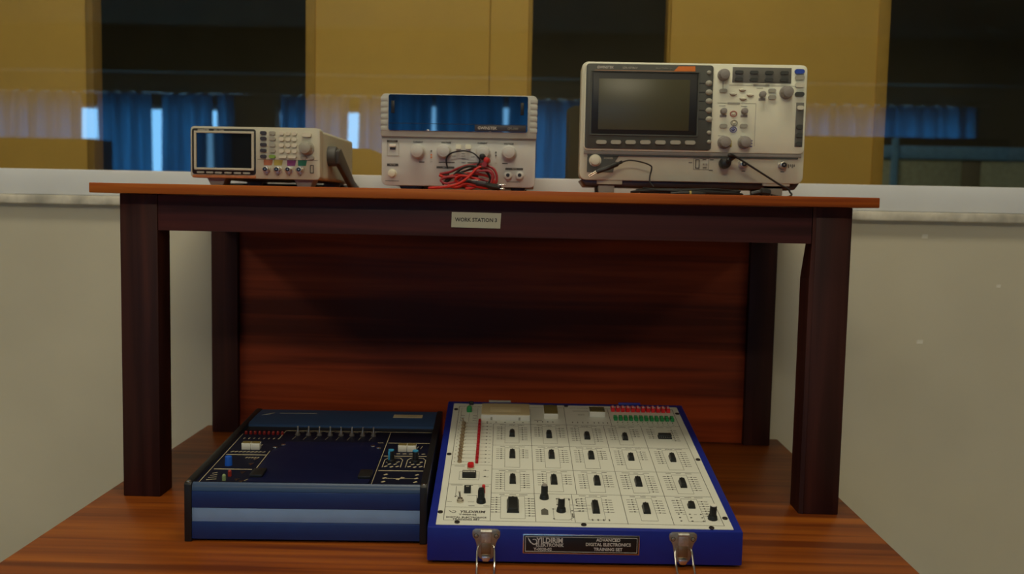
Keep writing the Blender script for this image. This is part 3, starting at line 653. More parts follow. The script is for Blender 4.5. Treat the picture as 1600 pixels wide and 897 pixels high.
for x, z in D['p_small']: prt('lettering', 'C.V.' if x < 100 or x > 160 else 'INDEP', t, mm(x), mm(z), 0.0022, M_ink, fy)
rk = frame_geo(0.0077, 0.0272, 0.0575, 0.0785, 0.0006, -0.0008, 0.0003, 0).build('switch_surround', M_lgrey, t)
Geo().box(0.0115, 0.0225, -0.004, 0.0, 0.0715, 0.0765, 0.001).build('rocker', M_white, rk); Geo().box(0.0125, 0.0215, -0.0015, 0.0, 0.0675, 0.071, 0.0005).build('rocker_slot', M_blk, rk)
for x, z in D['p_knobs']: knob('dial', t, mm(x), mm(z), 0.0112, 0.014, M_pgrey, skirt=0.12, n=36)
for x, z in D['p_btn']: key('mode_button', t, mm(x), mm(z), 0.0085, 0.0075, M_cream2, 0, 0.006, r=0.001)
Geo().cyl((0, 0, 0), 0.0074, 0.0015, '-y').cyl((0, -0.0015, 0), 0.0058, 0.0055, '-y', bev=0.001).build('power_button', M_key, t, T3((mm(D['p_pw'][0]), 0, mm(D['p_pw'][1]))))
for (x, z), m in zip(D['p_led'], (M_ink, M_orange, M_orange, M_ink, M_ink)): Geo().cyl((0, 0, 0), 0.0013, 0.001, '-y', n=10).build('indicator', m, t, T3((mm(x), 0, mm(z))))
for x, z in D['p_term']:
    te = Geo().cyl((0, 0, 0), 0.0072, 0.002, '-y', bev=0.0005).cyl((0, -0.002, 0), 0.0058, 0.007, '-y', bev=0.0008).build('terminal', M_pgrey, t, T3((mm(x), 0, mm(z))))
    Geo().cyl((0, -0.0088, 0.0008), 0.0031, 0.0006, '-y', n=14).build('socket_hole', M_blk, te)
for x in (0.105, 0.124, 0.152): Geo().cyl((0, 0, 0), 0.0062, 0.009, '-y', bev=0.001).build('terminal', M_blk, t, T3((x, 0, 0.0265)))
for a, b, y_ in ((0.026, 0.066, 0.012), (0.209, 0.236, 0.012), (0.026, 0.066, 0.215), (0.209, 0.236, 0.215)):
    Geo().prism([(a, 0.0110), (b, 0.0110), (b - 0.005, 0.0), (a + 0.005, 0.0)], y_, y_ + 0.03, 'xz', bev=0.001).build('foot', M_blk, t)
Geo().box(0.1795, 0.198, 0.05, 0.20, 0.1495, 0.1615, 0.002).build('top_strap', M_blk, t)

# ---- test leads in front of it
M_rubr = mat('red_lead_rubber', (0.52, 0.022, 0.018), 0.38, var=0.1, scale=200); M_rubr2 = mat('dull_red_lead_rubber', (0.30, 0.022, 0.03), 0.4, var=0.1, scale=200); M_rubk = mat('black_lead_rubber', (0.015, 0.015, 0.015), 0.4)
def w3(key_, y):
    return [(mm(x), y, BENCH + mm(z)) for x, z in [(p[0], p[1]) for p in D[key_]]]
def vary(pts, ya, yb): 
    n = len(pts); return [(p[0], ya + (yb - ya) * i / (n - 1), max(p[2], SHELF + 0.0025)) for i, p in enumerate(pts)]
def lead(name, lab, parts, m, group='test leads in front of the power supply'):
    t = thing(name, lab, 'test lead', (-0.10, 1.51, SHELF), group=group)
    for nm, geo, mt in parts:
        Mi = T3((0.10, -1.51, -SHELF)); geo.v = [tuple(Mi @ Vector(v)) for v in geo.v]; geo.build(nm, mt, t)
    return t
G_ = Geo
px, pz = mm(D['c_plug'][0][0]), BENCH + mm(D['c_plug'][0][1])
lead('test_lead', 'thin black test lead arching over the red bundle', [('wire', G_().tube(vary(w3('c_arc', 0), 1.545, 1.52), 0.00125, 8), M_rubk),
     ('plug', G_().cyl((px, 1.535, pz), 0.0052, 0.016, '-y', r2=0.0042, bev=0.001), M_rubk)], None)
px2, pz2 = mm(D['c_plug'][1][0]), BENCH + mm(D['c_plug'][1][1])
lead('test_lead', 'dull red test lead forming the top and right edge of the bundle', [('wire', G_().tube(vary(w3('c_A', 0)[::-1], 1.535, 1.53) + vary(w3('c_B', 0), 1.53, 1.52), 0.0021, 8), M_rubr2),
     ('wire', G_().tube(vary(w3('c_K', 0), 1.530, 1.522), 0.0020, 8), M_rubr2)], None)
lead('test_lead', 'bright red test lead running left along the table front from a red plug', [('wire', G_().tube(vary(w3('c_C', 0), 1.512, 1.475), 0.0021, 8), M_rubr),
     ('plug', G_().cyl((px2 + 0.001, 1.54, pz2 + 0.003), 0.0055, 0.030, '-y', r2=0.0046, bev=0.001), M_rubr), ('sleeve', G_().cyl((px2 - 0.002, 1.512, pz2 - 0.004), 0.0042, 0.004, '-y'), M_rubr2)], None)
lead('test_lead', 'red test lead coiled flat in the middle of the bundle', [('wire', G_().tube(vary(w3('c_D', 0), 1.522, 1.512), 0.0021, 8), M_rubr),
     ('wire', G_().tube(vary(w3('c_E', 0), 1.519, 1.506), 0.0020, 8), M_rubr2), ('wire', G_().tube(vary(w3('c_G', 0), 1.514, 1.498), 0.0022, 8), M_rubr), ('wire', G_().tube(vary(w3('c_F', 0), 1.508, 1.492), 0.0022, 8), M_rubr)], None)
cp = vary(w3('c_clip', 0), 1.506, 1.482)
gg = G_().tube(cp, [0.0025, 0.0042, 0.005, 0.0036], 10)
tip = cp[-1]
kk = lead('test_lead', 'black test lead with an alligator clip pointing right', [('wire', G_().tube([(-0.132, 1.522, SHELF + 0.022), (-0.122, 1.519, SHELF + 0.030), (-0.105, 1.516, SHELF + 0.026), (-0.094, 1.512, SHELF + 0.019), cp[0]], 0.002, 8), M_rubk),
     ('wire', G_().tube([(-0.147, 1.524, SHELF + 0.012), (-0.137, 1.521, SHELF + 0.018), (-0.118, 1.518, SHELF + 0.036), (-0.098, 1.515, SHELF + 0.041), (-0.078, 1.513, SHELF + 0.034), (-0.070, 1.512, SHELF + 0.02), (-0.078, 1.51, SHELF + 0.012)], 0.002, 8), M_rubk),
     ('clip_boot', gg, M_rubk), ('clip_jaw', G_().box(tip[0] - 0.004, tip[0] + 0.008, tip[1] - 0.002, tip[1] + 0.002, tip[2] + 0.0035, tip[2] + 0.0055, 0.0006).box(tip[0] - 0.004, tip[0] + 0.007, tip[1] - 0.002, tip[1] + 0.002, tip[2] - 0.002, tip[2] - 0.0002, 0.0006), M_silver)], None)
cp2 = [(-0.098, 1.497, SHELF + 0.016), (-0.09, 1.495, SHELF + 0.014), (-0.075, 1.492, SHELF + 0.0125)]
lead('test_lead', 'short black test lead end lying inside the red coil', [('wire', G_().tube([(-0.125, 1.512, SHELF + 0.010), (-0.112, 1.505, SHELF + 0.016)] + cp2[:1], 0.002, 8), M_rubk), ('clip_boot', G_().tube(cp2, [0.003, 0.0045, 0.0035], 10), M_dkey), ('clip_jaw', G_().box(-0.099, -0.088, 1.4885, 1.4905, SHELF + 0.0175, SHELF + 0.0188, 0.0004), M_steel)], None)

# ------------------------------------------------------------------ oscilloscope (right)
x0 = mm(D['x0'][1]); t = thing('oscilloscope', 'large cream digital oscilloscope with wide blank screen, right on the raised table', 'oscilloscope', (x0, 1.56, SHELF))
M_sc = mat('scope_cream', (0.62, 0.61, 0.49), 0.5, var=0.03); M_under = mat('underside_wood_reflection', (0.06, 0.035, 0.028), 0.35)  # underside brown carries the reflection of the red wood
out = rounded(0.001, 0.365, 0.0245, 0.2152, 0.011)
g = Geo().prism(out, 0.004, 0.045, 'xz', bev=0.003); g.prism(rounded(0.006, 0.360, 0.028, 0.210, 0.012), 0.044, 0.125, 'xz', bev=0.004)
g.build('case', M_sc, t)
Geo().prism([(0.004, 0.0255), (0.362, 0.0255), (0.354, 0.0145), (0.012, 0.0145)], 0.012, 0.12, 'xz', bev=0.002).build('base', M_under, t)
# front: raised upper panel and the lower connector strip
Geo().prism(rounded(0.0065, 0.3635, 0.0725, 0.2140, 0.008), 0.0, 0.006, 'xz', bev=0.0015).build('control_panel', M_cream2, t)
bz = Geo().prism(rounded(0.0082, 0.2127, 0.0755, 0.2113, 0.005), -0.0025, 0.003, 'xz', bev=0.0008).build('screen_bezel', M_bezel, t)
Geo().prism(rounded(0.0185, 0.1880, 0.0995, 0.1977, 0.002), -0.0032, -0.002, 'xz', bev=0.0003).build('screen_recess', M_blk, bz)
frame_geo(0.0155, 0.1905, 0.0968, 0.2002, 0.0018, -0.0042, -0.0024, 0.0004).build('recess_rim', M_bezel, bz)
Geo().box(0.0291, 0.1755, -0.0038, -0.0030, 0.1062, 0.1875, 0.0002).build('screen', M_screen, bz)
for x, z in D['s_soft']: key('soft_key', bz, mm(x), mm(z), 0.0168, 0.0064, M_lgrey, -0.0025, 0.0035, r=0.003)
for i, (x, z) in enumerate(D['s_side']):
    rr = 0.0038 if i in (0, 6, 7) else 0.0056
    Geo().sph((0, 0, 0), rr, (1, 0.5, 0.85)).build('side_key', M_lgrey, bz, T3((mm(x), -0.0028, mm(z))))
    if 1 <= i <= 5: Geo().box(0.1905, mm(x) - rr - 0.001, -0.0029, -0.0024, mm(z) - 0.0004, mm(z) + 0.0004).build('guide_line', M_blk, bz)
Geo().prism([(mm(x), mm(z)) for x, z in D['s_orange']], -0.0031, -0.002, 'xz').build('orange_tab', M_orange, bz)
Geo().box(0.0215, 0.152, -0.0031, -0.002, 0.2003, 0.2012).build('orange_line', mat('dull_orange', (0.42, 0.2, 0.09), 0.5), bz)
prt('lettering', 'GWINSTEK', bz, 0.0385, 0.2053, 0.0056, M_text, -0.0028, 0.00015, ws=0.95); prt('lettering', 'GDS-1072A-U', bz, 0.078, 0.2052, 0.0042, M_text, -0.0028, ws=0.95); prt('lettering', 'Digital Oscilloscope', bz, 0.133, 0.2052, 0.0032, M_lgrey, -0.0028)
M_dbox = mat('key_field_grey', (0.15, 0.145, 0.125), 0.5); M_bkey = mat('blue_key', (0.03, 0.08, 0.45), 0.4); M_dk2 = mat('charcoal_key', (0.055, 0.058, 0.052), 0.4)
Geo().box(0.2435, 0.3379, -0.0006, 0.001, 0.1848, 0.2095, 0.0003).build('key_field', M_dbox, t)
(xa, za), (xb, zb) = D['s_d8']
for i in range(4):
    for j in range(2): key('function_key', t, mm(xa + (xb - xa) * i / 3), mm(za + (zb - za) * j), 0.0135, 0.0050, M_dk2, -0.0005, 0.003, r=0.0023)
knob('dial', t, mm(D['s_vknob'][0]), mm(D['s_vknob'][1]), 0.0088, 0.014, M_grey, skirt=0.1)
for x, z in D['s_keys']: key('panel_key', t, mm(x), mm(z), 0.0125, 0.0062, M_lgrey, 0, 0.003, r=0.0028)
key('blue_key', t, mm(D['s_blue'][0]), mm(D['s_blue'][1]), 0.0155, 0.0072, M_bkey, 0, 0.004, r=0.0034)
for (x, z), m in zip(D['s_gk'], (M_lgrey, M_key, M_dk2)): key('panel_key', t, mm(x), mm(z), 0.0150, 0.0070, m, 0, 0.0035, r=0.0032)
Geo().box(0.3475, 0.3605, -0.0006, 0.001, 0.0835, 0.1550, 0.001).build('key_field', M_dbox, t)
for i, (x, z) in enumerate(D['s_sk']): key('panel_key', t, 0.3540, mm(z), 0.0105, 0.0066, M_key if i == 0 else M_dk2, -0.0005, 0.0035, r=0.0028)
g = Geo()
def ln(x, z, X, Z, w_=0.0006): 
    g.box(min(x, X) - w_ / 2, max(x, X) + w_ / 2, -0.0003, 0.0002, min(z, Z) - w_ / 2, max(z, Z) + w_ / 2)
ln(0.2215, 0.152, 0.2830, 0.152); ln(0.2830, 0.084, 0.2830, 0.152); ln(0.2390, 0.1808, 0.3440, 0.1808)
g.box(0.2776, 0.3032, -0.0005, 0.0002, 0.1796, 0.1826); g.box(0.2373, 0.2571, -0.0005, 0.0002, 0.1502, 0.1532)
for x, z in ((0.2289, 0.1475), (0.2640, 0.1475), (0.2289, 0.0995), (0.2645, 0.0995), (0.2880, 0.1768)): g.box(x - 0.005, x + 0.005, -0.0004, 0.0002, z - 0.0005, z + 0.0005)
g.box(0.2284, 0.2294, -0.0004, 0.0002, 0.174, 0.187)
g.build('panel_printing', M_lgrey, t)
for x, z in D['s_sknob']:
    knob('small_dial', t, mm(x), mm(z) + 0.0012, 0.0052, 0.010, M_grey, n=18)
    Geo().box(mm(x) - 0.0055, mm(x) + 0.0055, -0.0007, 0.0002, mm(z) - 0.0085, mm(z) - 0.0045, 0.0004).build('dial_caption', M_grey, t)
M_rose = mat('rose_ring', (0.40, 0.12, 0.09), 0.5); M_vio = mat('violet_ring', (0.13, 0.12, 0.30), 0.5)
for (x, z), m in zip(D['s_mrb'], (M_rose, M_lgrey, M_vio)):
    b_ = bmesh.new(); g = Geo(); g.tube([(0.0052 * math.cos(a / 16 * 2 * math.pi), -0.0008, 0.0042 * math.sin(a / 16 * 2 * math.pi)) for a in range(16)], 0.0008, 6, 1, closed=True, smooth=False); b_.free()
    g.sph((0, -0.0005, 0), 0.0030, (1, 0.5, 0.8), mi=1); g.build('ring_key', [m, M_key if m is not M_vio else M_vio], t, T3((mm(x), 0, mm(z))))
for x, z in D['s_bk']: knob('dial', t, mm(x), mm(z), 0.0095, 0.015, M_grey, skirt=0.12)
Geo().box(-0.0013, 0.0013, -0.0005, 0.0002, -0.006, 0.005, 0.0004).build('channel_mark', M_yell, t, T3((mm(D['s_ym'][0]) - 0.0003, 0, mm(D['s_ym'][1]))), label='yellow channel mark')
for k in range(3): Geo().box(-0.0022, 0.0022, -0.0005, 0.0002, -0.0011, 0.0011, 0.0004).build('channel_mark', M_vio, t, T3((mm(D['s_bm'][0]), 0, mm(D['s_bm'][1]) + 0.0045 - k * 0.0045)), label='blue channel mark')
for x, z in D['s_arrow']:
    Geo().tube([(-0.0055, -0.0008, 0.001), (-0.003, -0.001, -0.0018), (0.001, -0.001, -0.0022), (0.0055, -0.0008, 0.0002)], 0.0006, 6).sph((0, -0.0004, 0.0005), 0.0042, (1, 0.4, 0.5), mi=1).build('arrow_key', [mat('brown_ink', (0.22, 0.13, 0.08), 0.5), M_key], t, T3((mm(x), 0, mm(z))))
Geo().box(0.0075, 0.3600, 0.001, 0.005, 0.0665, 0.0722, 0.0008).build('panel_groove', M_grey, t)
Geo().box(0.0133, 0.3550, 0.0015, 0.005, 0.0640, 0.0665).build('groove_dark_line', M_dk2, t)  # dark line along the lower edge of the groove
Geo().prism([(0.0133, 0.0372), (0.0560, 0.0372), (0.0595, 0.0560), (0.0665, 0.0665), (0.0150, 0.0665), (0.0133, 0.0600)], 0.0028, 0.006, 'xz').build('power_field', M_bezel, t)
Geo().cyl((0, 0, 0), 0.0100, 0.002, '-y').cyl((0, -0.002, 0), 0.0080, 0.006, '-y', bev=0.0012).build('power_button', M_key, t, T3((mm(D['s_pbtn'][0]), 0.003, mm(D['s_pbtn'][1]))))
prt('lettering', 'POWER', t, 0.0480, 0.0600, 0.0042, M_text, 0.0026)
us = frame_geo(0.1895, 0.1962, 0.0465, 0.0610, 0.0011, 0.0028, 0.0045).build('usb_port', M_dk2, t)
g = Geo()
for a_, b_, c_, d_ in ((0.1865, 0.2115, 0.0445, 0.0450), (0.1865, 0.2115, 0.0625, 0.0630), (0.1865, 0.1870, 0.0445, 0.0630), (0.2110, 0.2115, 0.0445, 0.0630)): g.box(a_, b_, 0.0037, 0.0042, c_, d_)
for x, z in ((0.2040, 0.0608), (0.2050, 0.0478), (0.2160, 0.0608), (0.2150, 0.0438), (0.2680, 0.0435), (0.3310, 0.0435), (0.1815, 0.0555)): g.box(x - 0.003, x + 0.003, 0.0036, 0.0042, z - 0.0007, z + 0.0007)
for k in range(4): g.box(0.3400 + k * 0.003, 0.3415 + k * 0.003, 0.0036, 0.0042, 0.050 + (k % 2) * 0.002, 0.056)
g.build('panel_printing', M_ink, t)
for x in (0.2030, 0.2075): Geo().cyl((0, 0, 0), 0.0013, 0.004, '-y', n=10).build('probe_pin', M_steel, t, T3((x, 0.004, 0.0540)))
for x, z in D['s_bnc']: bnc('input_socket', t, mm(x), mm(z), M_steel, 0.004, r=0.0058)
f4 = D['s_feet']
for (a, b), (c, d), yy in ((f4[0], f4[1], 0.006), (f4[4], f4[5], 0.006)):
    Geo().box(mm(a), mm(c), yy, yy + 0.03, mm(b), mm(d) - 0.001, 0.001).build('foot_block', M_cream, t)
for (a, c), yy in (((0.0340, 0.0590), 0.012), ((0.3050, 0.3340), 0.012), ((0.034, 0.059), 0.10), ((0.305, 0.334), 0.10)):
    Geo().prism([(a, 0.0), (c, 0.0), (c + 0.001, 0.0205), (a - 0.001, 0.0205)], yy, yy + 0.014, 'xz', bev=0.0008).build('foot', M_lgrey, t)

# ---- probe cable and its coil
cy = 1.545
t = thing('probe_cable', 'black probe cable plugged into the oscilloscope and draped to the right foot', 'cable', (0.30, 1.53, SHELF), group=None)
off = Vector((0.30, 1.53, SHELF))
def loc(pts): return [tuple(Vector(p) - off) for p in pts]
bx_, bz_ = x0 + mm(D['s_bnc'][0][0]), SHELF + mm(D['s_bnc'][0][1])
Geo().cyl((bx_ - off.x, 1.560 - off.y, bz_ - off.z + 0.0005), 0.0088, 0.016, '-y', bev=0.0015).cyl((bx_ - off.x, 1.544 - off.y, bz_ - off.z + 0.0005), 0.0078, 0.007, '-y', bev=0.002).build('connector', M_rubk, t)
sp = [(mm(x), 1.530, BENCH + mm(z)) for x, z in D['c_scope']]
Geo().tube(loc([(bx_ + 0.001, 1.541, bz_ + 0.001), (bx_ + 0.005, 1.538, bz_ + 0.006), (bx_ + 0.010, 1.534, bz_ + 0.011), sp[1]]), [0.0052, 0.004, 0.003, 0.002], 10).build('strain_relief', M_rubk, t)
tail = [(mm(410), 1.528, SHELF + 0.006), (0.4045, 1.530, SHELF + 0.0025), (0.392, 1.534, SHELF + 0.003), (0.378, 1.54, SHELF + 0.006), (0.367, 1.545, SHELF + 0.008), (0.352, 1.545, SHELF + 0.004), (0.33, 1.54, SHELF + 0.0022), (0.305, 1.535, SHELF + 0.0022), (0.275, 1.54, SHELF + 0.0022), (0.25, 1.545, SHELF + 0.0022)]
Geo().tube(loc(sp[1:] + tail), 0.0016, 8).build('wire', M_rubk, t)
Geo().tube(loc([(0.346, 1.528, SHELF + 0.006), (0.362, 1.527, SHELF + 0.0095), (0.376, 1.527, SHELF + 0.0075)]), [0.004, 0.0065, 0.004], 10).build('probe_body', M_rubk, t)
t = thing('probe_cable', 'coil of thin black probe cable lying under the oscilloscope', 'cable', (0.25, 1.54, SHELF)); off = Vector((0.25, 1.54, SHELF))
loops = []
for k in range(7):
    n = 22; a0 = rnd.random() * 6; ra = 0.072 + 0.016 * rnd.random(); rb = 0.014 + 0.006 * rnd.random(); cx = 0.245 + 0.012 * (rnd.random() - 0.5)
    pts = [(cx + ra * math.cos(a0 + 2 * math.pi * j / n) - off.x, 1.528 + rb * math.sin(a0 + 2 * math.pi * j / n) - off.y, 0.0022 + 0.0016 * k * 0.9 + 0.0012 * math.sin(3 * 2 * math.pi * j / n + k)) for j in range(n)]
    loops.append(pts)
for pts in loops: Geo().tube(pts, 0.0016, 7, 3, closed=True).build('cable_loop', M_rubk, t)
Geo().tube([(-0.035 + 0.0, -0.032, 0.004), (-0.02, -0.033, 0.005), (0.0, -0.033, 0.0045), (0.02, -0.031, 0.004)], [0.0022, 0.0034, 0.0036, 0.0022], 10).build('probe_body', M_rubk, t)
Geo().cyl((-0.006, -0.033, 0.0047), 0.0042, 0.003, 'x', n=14).build('marker_ring', M_yell, t, label='yellow marker ring')
t = thing('ground_lead', 'thin black ground lead with a silver clip arching at the oscilloscope power button', 'lead', (0.13, 1.545, SHELF)); off = Vector((0.13, 1.545, SHELF))
gp = [(mm(x), 1.535 if i < 3 else 1.540, BENCH + mm(z)) for i, (x, z) in enumerate(D['c_gnd'])]
Geo().tube(loc([gp[1], gp[2], gp[3], (gp[3][0] + 0.006, 1.538, gp[3][2] + 0.003)]), [0.0038, 0.004, 0.0025, 0.0014], 10).build('clip_boot', M_rubk, t)
Geo().tube(loc([gp[3], gp[4], gp[5], gp[6], gp[7], gp[8], (gp[8][0], 1.538, gp[8][2] - 0.010), (gp[8][0] + 0.006, 1.532, SHELF + 0.014)]), 0.0012, 8).build('wire', M_rubk, t)
d_ = (Vector(gp[0]) - Vector(gp[1])).normalized(); a_ = Vector(gp[1]) - off; b_ = Vector(gp[0]) - off; n_ = Vector((-d_.z, 0, d_.x)) * 0.0014
g = Geo().tube([tuple(a_ + n_), tuple(b_ + n_ * 0.9)], 0.0011, 6).tube([tuple(a_ - n_), tuple(b_ - n_ * 0.9)], 0.0011, 6); g.build('clip_jaw', M_silver, t)
# ------------------------------------------------------------------ digital trainer (white panel, right)
W_, DP, HF, HB = 0.3869, 0.4191, 0.0466, 0.1167
M_bluebox = mat('royal_blue_paint', (0.010, 0.022, 0.27), 0.38, var=0.04, scale=60)
M_panel = mat('white_panel', (0.72, 0.73, 0.66), 0.42, var=0.02, scale=12)
M_trace = mat('grey_print', (0.12, 0.115, 0.10), 0.6)
t = thing('electronics_trainer', 'blue cased electronics trainer with a white panel full of black chips, front right', 'electronics trainer', (-0.1216, 1.1278, BENCH), 0.0305)
AL = math.atan2(HB - HF, DP); MP = T3((0, 0, HF)) @ Matrix.Rotation(AL, 4, 'X')      # local x, along slope, above panel
def at(a, s_, h=0.0): return MP @ T3((mm(a), mm(s_), h))
Geo().prism([(0, 0.004), (0, HF), (DP, HB), (DP, 0.004)], 0, W_, 'yz', bev=0.0018).build('case', M_bluebox, t)
for x, y in ((0.03, 0.03), (W_ - 0.03, 0.03), (0.03, DP - 0.03), (W_ - 0.03, DP - 0.03)): Geo().cyl((x, y, 0), 0.010, 0.0045, n=20).build('foot', M_blk, t)
P = Geo(); q = D['r_panel']; P.prism([(mm(p[0]), mm(p[1])) for p in ((10.0, 5.5), (376.2, 5.0), (376.2, 412.6), (10.0, 413.0))], -0.002, 0.0008, 'xy', bev=0.0003)
panel = P.build('panel', M_panel, t, MP)
# printing on the panel
g = Geo(); h0 = 0.0008; h1 = 0.0010
def pl_(a, b, w=0.7): g.line((mm(a[0]), mm(a[1])), (mm(b[0]), mm(b[1])), mm(w), h0, h1)
for a, b in (((18.5, 17), (19.6, 400)), ((76.5, 16), (76.0, 328)), ((132.9, 16.5), (133.9, 392)), ((189, 92), (189.6, 404)), ((247.3, 13), (247.3, 330)), ((260.5, 330), (260.5, 397)), ((304.3, 13.5), (305.4, 330)), ((366.4, 13), (366.6, 401)), ((182, 16), (182, 92))): pl_(a, b)
for a, b in (((18.5, 16.5), (366.4, 13.2)), ((76, 247), (366.6, 246)), ((76, 328.5), (366.6, 330.5)), ((19, 400.1), (366.6, 401.5)), ((76.5, 165), (366.5, 164)), ((76.5, 92.5), (366.5, 91)), ((19, 177), (76.3, 177)), ((19, 116.8), (76.4, 117)), ((19, 51.2), (76.5, 51.4))): pl_(a, b, 0.45)
lay = Geo()
def dash(a, s_, w, hh=0.9): g.line((mm(a - w / 2), mm(s_)), (mm(a + w / 2), mm(s_)), mm(hh), h0, h1)
def dots(a, s_): g.prism([(mm(a) + 0.0013 * math.cos(k), mm(s_) + 0.0011 * math.sin(k)) for k in (0, 1.05, 2.09, 3.14, 4.19, 5.24)], h0, h1 + 0.0004, 'xy')
cols = [(76.3, 133), (133.5, 189), (189.5, 247.5), (247.5, 304.8), (304.8, 366)]
rows = [(250, 328), (166, 245), (93, 163), (17, 91)]
skip = {(4, 0)}
for ri, (s0, s1) in enumerate(rows):
    for ci, (a0, a1) in enumerate(cols):
        if (ci, ri) in ((1, 3),): continue
        cx = a0 + 28.3 if ci < 4 else 334.8
        if (ci, ri) == (2, 3): cx = 210
        sw = 10.5 if (ci, ri) != (0, 3) else 15.5
        # pale socket outline around the chip
        if (ci, ri) != (4, 0):
            b0, b1 = s0 + 6, s1 - 7
            for aa in (cx - sw, cx + sw): g.line((mm(aa), mm(b0)), (mm(aa), mm(b1)), 0.0004, h0, h1)
            for ss in (b0, b1): g.line((mm(cx - sw), mm(ss)), (mm(cx + sw), mm(ss)), 0.0004, h0, h1)
        # caption
        for k in range(3): dash(cx - 14 + 14 * k, s1 - 3.0, rnd.choice((7, 9, 11)), 1.0)
        nl = rnd.choice((6, 7, 8)); nr = rnd.choice((5, 6, 7, 8)); 
        for k in range(nl):
            ss = s1 - 12 - k * 6.6
            if ss < s0 + 4: break
            dots(cx - sw - 5.5, ss); dash(cx - sw - 10.2, ss, 4.6, 1.1); dash(cx - sw - 2.2, ss, 4.5, 0.35)
        for k in range(nr):
            ss = s1 - 14 - k * 6.6
            if ss < s0 + 4: break
            if a1 - (cx + sw) < 12 and ci < 4 and (ci, ri) != (2, 3): pass
            dots(cx + sw + 5.5, ss); dash(cx + sw + 10.4, ss, 5.0, 1.1); dash(cx + sw + 2.2, ss, 4.5, 0.35)
# left strip: twelve input lines
for k in range(12):
    s_ = 187 + (330 - 187) * k / 11
    dash(45, s_, 18, 0.3); dash(22.8, s_, 1.5, 1.4); dash(35, s_, 1.6, 1.6); dots(66.5, s_); dash(62, s_, 8, 0.3); dash(71.5, s_, 3.4, 0.6)
for a in (27, 46):
    for s_ in (340, 350, 360): dash(a, s_, 6, 1.2)
g.line((mm(24), mm(336)), (mm(24), mm(392)), 0.0004, h0, h1); g.line((mm(50), mm(336)), (mm(50), mm(392)), 0.0004, h0, h1); g.line((mm(37), mm(336)), (mm(37), mm(372)), 0.0004, h0, h1)
for a in (66, 80, 94, 108, 122): dots(a, 335)
for a in (145, 153, 161, 169, 200, 208, 216, 224, 234, 241, 248, 255): dash(a, 340, 1.4, 5)
for k in range(12): dash(271 + k * 7.9, 344, 1.4, 4); dash(271 + k * 7.9, 336, 2.5, 0.8)
dash(216, 388, 26, 0.8); dash(216, 372, 11, 1.3); dash(146, 346, 12, 1.2)
# lower left: switch schematic
for p_, r_ in (((64, 160), (72, 160)), ((64, 140), (72, 140)), ((30, 110), (30, 84)), ((30, 84), (36, 76)), ((26, 66), (20, 66)), ((45, 84), (58, 84)), ((58, 84), (58, 66)), ((47, 66), (55, 66))): pl_(p_, r_, 0.6)
for p_ in ((67, 160), (67, 141), (30, 80)): dots(*p_)
for aa, b_ in ((28, 117), (52, 117)): pass
for a_, s_, w_ in ((31, 173, 14), (48, 172, 8), (66, 112, 14), (30, 113.5, 16), (47, 113.5, 10), (52, 55, 8), (71, 55, 8)): dash(a_, s_, w_, 1.0)
for (a0, s0), (a1, s1) in (((32, 130), (59, 130)), ((59, 130), (59, 156)), ((59, 156), (32, 156)), ((32, 156), (32, 130))): pl_((a0, s0), (a1, s1), 0.35)
# analogue schematic around the two knobs
for p_, r_ in (((156, 26), (156, 50)), ((156, 50), (160, 50)), ((162, 60), (162, 80)), ((156, 22), (175, 22)), ((175, 22), (182, 30)), ((182, 44), (195, 44)), ((178, 20), (178, 80)), ((178, 62), (205, 62)), ((162, 80), (178, 80)), ((183, 52), (205, 52))): pl_(p_, r_, 0.5)
for p_ in ((162, 78), (162, 62), (156, 50), (156, 24), (178, 76), (180, 46), (180, 30), (187, 76), (190, 46), (187, 60)): dots(*p_)
dash(187, 70, 1.2, 6); dash(180, 35, 2, 8); dash(178, 77, 2, 5)
for k in range(4): dash(204 + k * 7, 23, 1.8, 4.5)
g.prism([(0.1405, 0.034), (0.1495, 0.034), (0.1495, 0.047), (0.145, 0.052), (0.1405, 0.047)], h0, h1, 'xy')
for k in range(3):
    for j in range(3): dots(315 + k * 14, 24 + j * 9)
    dash(322 + k * 14, 42, 4, 0.6)
g.build('panel_printing', M_trace, t, MP)
# lettering
tx = Geo(); tx.text('YILDIRIM', 0.0085, T3((0.0535, 0.0385, h0)), bold=0.0002, shear=0.15, wscale=0.95); tx.text('Y-0020-02', 0.0052, T3((0.0480, 0.0312, h0)), bold=0.0001)
tx.text('DIGITAL ELECTRONICS', 0.0046, T3((0.0465, 0.0240, h0)), bold=0.0001, wscale=1.05); tx.text('TRAINING SET', 0.0050, T3((0.0465, 0.0190, h0)), bold=0.0001, wscale=1.05)
def swoosh(G, s, M, d0, d1, mi=0):
    """curved leaf and open ring emblem, drawn on the xy plane"""
    A = [(-1.0, 0.9), (-0.82, 0.35), (-0.5, -0.15), (0.0, -0.45), (-0.35, 0.05), (-0.62, 0.45)]
    B = []
    for k in range(13): an = R(-150 + 280 * k / 12); B.append((0.35 + 0.62 * math.cos(an), 0.0 + 0.62 * math.sin(an)))
    for k in range(12, -1, -1): an = R(-150 + 280 * k / 12); rr = 0.38 + 0.10 * abs(k - 6) / 6; B.append((0.38 + rr * math.cos(an), 0.02 + rr * math.sin(an)))
    G.prism([(a * s, b * s) for a, b in A], d0, d1, 'xy', M=M, mi=mi); G.prism([(a * s, b * s) for a, b in B], d0, d1, 'xy', M=M, mi=mi)
swoosh(tx, 0.0048, T3((0.0285, 0.0385, 0)), h0, h0 + 0.0003)
tx.build('lettering', M_ink, t, MP)
